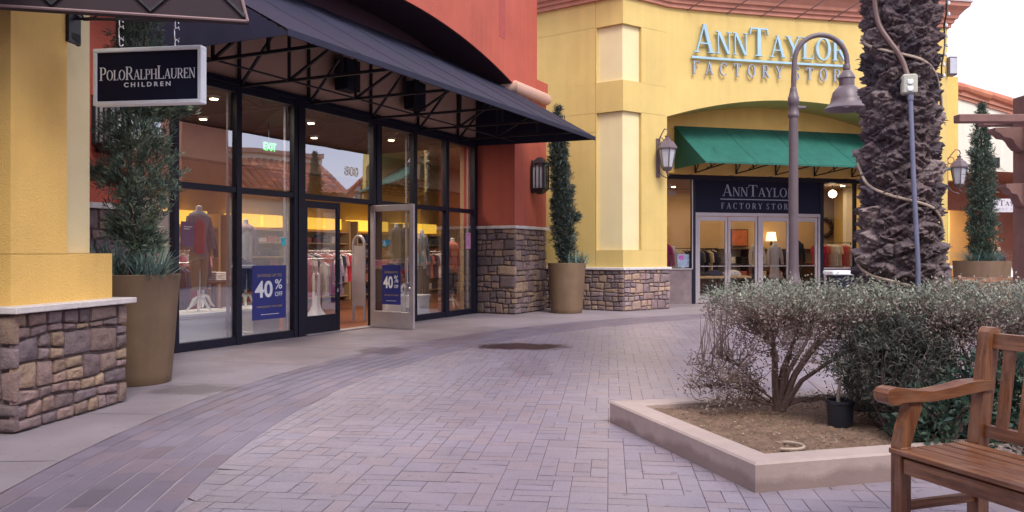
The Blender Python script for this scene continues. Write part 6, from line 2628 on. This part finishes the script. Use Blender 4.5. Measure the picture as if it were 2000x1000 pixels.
t = thing('window_card', 'pink and cyan lit card in the left window of the far shop', 'card', A_(.5, -.1, .95))
b = MB(A_)
b.box(.33, .66, -.09, -.075, .94, 1.28)
build('card', b, mat('pink_cyan_card', (.42, .50, .66), .5, .4, 7), t)
b = MB(A_)
b.box(.36, .50, -.0745, -.072, 1.14, 1.25)
build('print', b, mat('magenta_print', (.60, .10, .45), .5, .2, 9), t)

# ================================================================== RIGHT BACKGROUND
def tile_roof(name, fr, L, D, z0, z1, parent, pitch=.23, seed=2):
    """barrel tiles: fr(a along the eave, b up the slope in plan, z)"""
    rg = np.random.default_rng(seed)
    nc, nr = int(L / pitch), max(2, int(math.hypot(D, z1 - z0) / .40))
    b = MB(fr)
    for i in range(nc):
        for j in range(nr):
            a = i * pitch
            f0, f1 = j / nr, (j + 1.12) / nr
            k = rg.uniform(.72, 1.22)
            base = [(.38, .125, .07), (.33, .10, .06), (.43, .165, .10), (.28, .10, .075)][rg.integers(0, 4)]
            b.col = tuple(c * k for c in base)
            A, B = [], []
            for q in range(5):
                ang_ = math.pi * q / 4
                x, h = a + pitch / 2 - math.cos(ang_) * pitch * .5, math.sin(ang_) * .085
                A.append((x, D * f0, z0 + (z1 - z0) * f0 + h + .03))
                B.append((x, D * f1, z0 + (z1 - z0) * f1 + h))
            b.strip(A, B)
    return build(name, b, M['tilebits'], parent, norm=False, smooth=False)


BY = 25.0
bgb = thing('building', 'ivory stucco building with sloping tiled roof edge and a brown archway, at the right', 'building', (15, 26, 0))
acx, ahw, asp, aap = 14.75, 2.25, 3.05, 3.80


def arch_wall(x0, x1, zt0, zt1, cx, hw, spring, apex, y, th_, name, m, parent):
    b = MB()
    aa = [(cx - hw + 2 * hw * i / 24, spring + (apex - spring) * math.sqrt(max(0, 1 - ((2 * i / 24) - 1) ** 2)) ** 1.0) for i in range(25)]
    pts = [(x0, y, 0), (x0, y, zt0), (x1, y, zt1), (x1, y, 0), (cx + hw, y, 0)] + [(x, y, z) for x, z in reversed(aa)] + [(cx - hw, y, 0)]
    b.poly(pts, (0, th_, 0))
    return build(name, b, m, parent)


arch_wall(10.2, 24, 7.15, 3.1, acx, ahw, asp, aap, BY, .25, 'wall', M['ivory'], bgb)
b = MB()
aa = [(acx - ahw + 2 * ahw * i / 24, asp + (aap - asp) * math.sqrt(max(0, 1 - ((2 * i / 24) - 1) ** 2))) for i in range(25)]
b.strip([(x, BY + .05, z - .004) for x, z in aa], [(x, BY + 2.2, z - .004) for x, z in aa])
b.strip([(acx - ahw + .004, BY + .05, 0), (acx - ahw + .004, BY + .05, asp)], [(acx - ahw + .004, BY + 2.2, 0), (acx - ahw + .004, BY + 2.2, asp)])
b.strip([(acx + ahw - .004, BY + .05, 0), (acx + ahw - .004, BY + .05, asp)], [(acx + ahw - .004, BY + 2.2, 0), (acx + ahw - .004, BY + 2.2, asp)])
build('vault', b, M['rust'], bgb)
arch_wall(11, 20, 4.6, 4.6, 14.6, 1.55, 2.15, 2.75, BY + 2.2, .3, 'inner_arch', M['rust'], bgb)
b = MB()
b.box(11.0, 14.15, BY + 5.2, BY + 5.5, 0, 4.2)
b.box(14.15, 14.6, BY + 4.4, BY + 5.5, 0, 4.2)
b.box(15.6, 20, BY + 4.2, BY + 4.5, 0, 4.2)
build('passage_wall', b, M['apricot'], bgb)
b = MB()
b.box(14.6, 15.6, BY + 9, BY + 9.3, 0, 4.2)
build('far_wall', b, M['ivory'], bgb)
b = MB()
b.box(15.28, 15.595, BY + 4.3, BY + 4.6, 0, 4.2)
build('post', b, M['rust'], bgb)
b = MB()
b.box(11, 20, BY + 2.5, BY + 10, 3.3, 3.4)
build('passage_ceiling', b, M['rust'], bgb)
b = MB()
sl = (3.1 - 7.15) / 13.8
zt = lambda x: 7.15 + sl * (x - 10.2)
b.poly([(10.2, BY - .10, zt(10.2) - .02), (24, BY - .10, zt(24) - .02), (24, BY - .10, zt(24) + .14), (10.2, BY - .10, zt(10.2) + .14)], (0, .4, 0))
b.poly([(10.2, BY - .05, zt(10.2) - .13), (24, BY - .05, zt(24) - .13), (24, BY - .05, zt(24) - .025), (10.2, BY - .05, zt(10.2) - .025)], (0, .3, 0))
build('fascia', b, M['cornice'], bgb)
rg = np.random.default_rng(3)
b = MB()
x = 10.2
i = 0
while x < 23.4:
    b.col = [(.46, .16, .09), (.50, .19, .11), (.17, .12, .12), (.42, .13, .08), (.48, .18, .10)][i % 5]
    b.tube([(x, BY - .06, zt(x) + .24), (x + .95, BY - .06, zt(x + .95) + .20)], [.13, .155], 10)
    x += .85
    i += 1
build('rake_tiles', b, M['tilebits'], bgb)
tile_roof('roof', Fr((10.2, BY + .15), (0, 1), (1, 0)), 6, 13.8, 7.27, 3.22, bgb)
l = bpy.data.lights.new('passage_lamp', 'AREA')
l.size = 1.5
l.energy = 130
l.color = (1, .78, .48)
o = bpy.data.objects.new('passage_lamp', l)
link(o)
o.location = (14.0, BY + 3.6, 3.25)
b = MB()
b.lathe((14.0, BY + 3.6, 3.27), [(.2, 0), (.2, .03)], 14)
build('ceiling_light', b, M['shade'], bgb)
t = thing('hanging_sign', 'white shop sign with dark lettering hanging in the brown archway', 'sign', (14.9, BY - .2, 2.7))
b = MB()
b.box(14.22, 15.75, BY - .13, BY - .09, 2.55, 2.96, .005)
build('board', b, mat('lilac_white_board', (.62, .60, .66), .5, .04), t)
build('lettering', serif('AnnTaylor', (14.30, BY - .13, 2.75), (1, 0, 0), (0, -1, 0), .16, .004, width=1.36), M['nsign'], t)
build('lettering', serif('FACTORY STORE', (14.32, BY - .13, 2.61), (1, 0, 0), (0, -1, 0), .07, .004, width=1.34, gap=.3), M['greyletters'], t)
b = MB()
b.tube([(14.4, BY - .11, 2.96), (14.4, BY - .11, 3.6)], .008, 5)
b.tube([(15.6, BY - .11, 2.96), (15.6, BY - .11, 3.6)], .008, 5)
build('chain', b, M['iron'], t)
t = thing('wall_speaker', 'small black box loudspeaker on the ivory wall above the brown archway', 'speaker', (14.6, BY, 4.05))
b = MB()
b.box(14.48, 14.73, BY - .28, BY - .08, 3.90, 4.20, .01)
build('cabinet', b, M['plastic'], t)
b = MB()
b.lathe((14.60, BY - .285, 4.0), [(.07, -.01), (.07, .01)], 12)
b.box(14.55, 14.66, BY - .08, BY - .001, 4.0, 4.1)
build('bracket', b, M['frame'], t)
b = MB()
b.box(12.9, 13.35, BY + 2.0, BY + 2.06, 2.0, 2.3)
t = single('notice_board', b, M['wsign'], 'small white notice with a dark bar left of the far cypress', 'notice', loc=(13.1, BY + 2, 2.1))
b = MB()
b.box(12.93, 13.25, BY + 1.994, BY + 1.999, 2.12, 2.18)
build('bar', b, M['iron'], t)

# round planter with far cypress
FPx = (10.95, 19.1, 0)
t = thing('round_planter', 'wide low tan planter under the far slim cypress', 'planter', FPx)
b = MB()
b.lathe(FPx, [(.50, 0), (.52, .02), (.57, .6), (.60, 1.08), (.60, 1.13), (.56, 1.13), (.55, 1.05)], 36)
build('pot', b, M['pot'], t, smooth=True)
b = MB()
b.lathe(FPx, [(.55, 1.0), (.55, 1.08)], 24)
build('soil', b, M['soil'], t)
conifer((FPx[0], FPx[1], 1.08), [(.05, .16, .0), (.3, .24, .0), (.8, .29, .01), (1.4, .28, .02), (1.9, .25, .0), (2.4, .23, .0), (2.9, .17, .0), (3.3, .12, .0), (3.7, .03, .0)], 3000,
        'slim upright cypress in the wide low planter right of the palm', 12, size=.11, stems=1, width=.016, pal=((.050, .080, .058), (.07, .105, .075), (.095, .125, .085)))
spiky((FPx[0], FPx[1], 1.08), .62, 420, 'ring of blue-green spiky grass at the foot of the far cypress', 16, (0, -.1), .34)

# pergola
pg = thing('pergola', 'brown timber pergola post with corbel and beams at the right edge', 'pergola', (5.9, 9.1, 0))
b = MB()
b.box(5.68, 6.04, 8.95, 9.30, 0, 3.06, .012)
b.box(5.64, 6.08, 8.91, 9.34, 0, .25, .012)
build('post', b, M['pergola'], pg)
for (y0, xs_, z0) in ((8.72, 4.76, 2.70), (9.42, 5.42, 2.77)):
    b = MB()
    b.box(xs_, 8.5, y0, y0 + .12, z0, z0 + .085, .008)
    build('beam', b, M['pergola'], pg)
cor = [(5.50, 2.70), (5.17, 2.69), (5.17, 2.655), (5.22, 2.63), (5.27, 2.585), (5.34, 2.575), (5.37, 2.55), (5.40, 2.50), (5.44, 2.455), (5.50, 2.43)]
b = MB()
b.poly([(x + .17, 9.05, z) for x, z in cor], (0, .16, 0))
build('corbel', b, M['pergola'], pg)
b = MB()
b.poly([(x + .18 if x > 5.45 else 5.46 + (x - 5.17) * .67, 9.05, z - .62 if x < 5.45 else z - .62) for x, z in cor], (0, .16, 0))
build('corbel', b, M['pergola'], pg)
b = MB()
for k in range(5):
    b.box(6.1 + k * .6, 6.18 + k * .6, 8.5, 9.75, 2.87, 2.97, .006)
build('rafter', b, M['pergola'], pg)
b = MB()
b.box(5.70, 6.02, 9.05, 9.2, 2.3, 2.7)
build('cross_beam', b, M['pergola'], pg)

# bin behind the hedge
t = thing('litter_bin', 'dark square litter bin with a white lid behind the clipped hedge, left of the palm', 'bin', (6.05, 15, 0))
b = MB()
b.box(5.82, 6.20, 14.8, 15.2, .02, .90, .02)
build('body', b, M['frame'], t)
b = MB()
b.box(5.78, 6.24, 14.76, 15.24, .91, .985, .015)
build('lid', b, M['wsign'], t)

# far bench: a copy of the near one, turned
fbn = copy_thing(bn, (7.72, 12.6, 0), R(70.4 + 0), 'brown teak bench beyond the clipped hedge, only its top rail in view')

# shopper under the archway
px_, py_ = 14.35, 24.2
per = thing('person', 'shopper in dark clothes walking by the archway with a white bag', 'person', (px_, py_, 0))
me = bpy.data.meshes.new('body')
vs = [(0, 0, .80), (0, 0, .98), (0, .01, 1.17), (0, .02, 1.27), (0, 0, 1.36), (0, -.01, 1.46), (.09, 0, .76), (.10, -.08, .42), (.10, .02, .07), (.10, -.10, .03), (-.09, 0, .76), (-.10, .14, .43), (-.10, .26, .12), (-.10, .18, .04),
      (.17, .01, 1.22), (.22, .03, .98), (.20, -.10, .80), (-.17, .01, 1.22), (-.22, .05, .98), (-.21, -.05, .77)]
es = [(0, 1), (1, 2), (2, 3), (3, 4), (4, 5), (0, 6), (6, 7), (7, 8), (8, 9), (0, 10), (10, 11), (11, 12), (12, 13), (2, 14), (14, 15), (15, 16), (2, 17), (17, 18), (18, 19)]
me.from_pydata(vs, es, [])
ob_ = bpy.data.objects.new('body', me)
link(ob_)
ob_.parent = per
sk = ob_.modifiers.new('skin', 'SKIN')
rad = [.12, .12, .13, .055, .075, .07, .085, .06, .04, .035, .085, .06, .04, .035, .055, .042, .032, .055, .042, .032]
for v_, r__ in zip(me.skin_vertices[0].data, rad):
    v_.radius = (r__, r__)
me.skin_vertices[0].data[0].use_root = True
ob_.modifiers.new('subd', 'SUBSURF').render_levels = 1
me.materials.append(blackc)
b = MB()
b.lathe((px_, py_ - .01, 1.33), [(.03, 0), (.065, .03), (.075, .09), (.06, .15), (.02, .175)], 14)
build('head', b, M['skin'], per, smooth=True)
b = MB()
b.lathe((px_, py_ + .015, 1.33), [(.05, .0), (.08, .05), (.088, .11), (.07, .17), (.02, .195)], 14)
build('hair', b, M['iron'], per, smooth=True)
t = thing('shopping_bag', 'white shopping bag carried by the shopper near the archway', 'bag', (px_ + .2, py_ - .15, .6))
b = MB()
b.add([(px_ - .02, py_ - .22, .42), (px_ + .40, py_ - .22, .50), (px_ + .40, py_ - .08, .50), (px_ - .02, py_ - .08, .42), (px_ - .06, py_ - .19, .86), (px_ + .28, py_ - .19, .94), (px_ + .28, py_ - .11, .94), (px_ - .06, py_ - .11, .86)],
      [(0, 1, 2, 3), (0, 1, 5, 4), (1, 2, 6, 5), (2, 3, 7, 6), (3, 0, 4, 7)])
build('sack', b, M['white'], t)
b = MB()
b.tube([(px_ + .03, py_ - .19, .88), (px_ + .12, py_ - .18, 1.04), (px_ + .20, py_ - .19, .92)], .008, 5)
build('handle', b, M['wsign'], t)

# unseen block added behind the camera so its eave keeps the foreground in soft shade
bh = thing('building', 'unseen ivory block with a deep eave, added behind the viewer to shade the near paving', 'building', (0, -7, 0))
b = MB()
b.box(-12, 9, -9, -6, 0, 4.1)
build('wall', b, M['ivory'], bh)
b = MB()
b.box(-12.4, 9.4, -9.4, .55, 4.12, 4.3)
build('eave', b, M['cornice'], bh)
for x in (-8, -2.7, 2.6, 7.9):
    b = MB()
    b.box(x, x + .4, -.6, -.2, 0, 4.11)
    build('post', b, M['yellow2'], bh)

# ================================================================== ACROSS THE PLAZA (seen mirrored in the shop glass)
ox = 17.6
opp = thing('building', 'long ivory building with a red tiled roof across the plaza, mirrored in the shop glass', 'building', (ox + 2, 12, 0))
b = MB()
b.box(ox + .3, ox + .6, -6, 23.5, 0, 4.0)
b.box(ox + 2.9, ox + 3.2, -6, 23.5, 3.9, 5.9)
build('wall', b, M['ivory'], opp)
tile_roof('roof', Fr((ox - .2, -6), (0, 1), (1, 0)), 29.5, 3.1, 3.85, 5.45, opp, pitch=.32)
b = MB()
b.box(ox + 2.75, ox + 3.3, -6, 23.5, 5.75, 5.95)
b.box(ox + .15, ox + .35, -6, 23.5, 3.55, 3.85)
build('cornice', b, M['molding'], opp)
b = MB()
b.box(ox - .1, ox + 3, 16.4, 18.2, 0, 7.4)
build('tower', b, M['rust'], opp)
for k in range(6):
    b = MB()
    y = -4 + k * 3.4
    b.box(ox + .2, ox + .31, y, y + 2.3, .4, 2.7)
    build('window', b, M['frame'], opp)
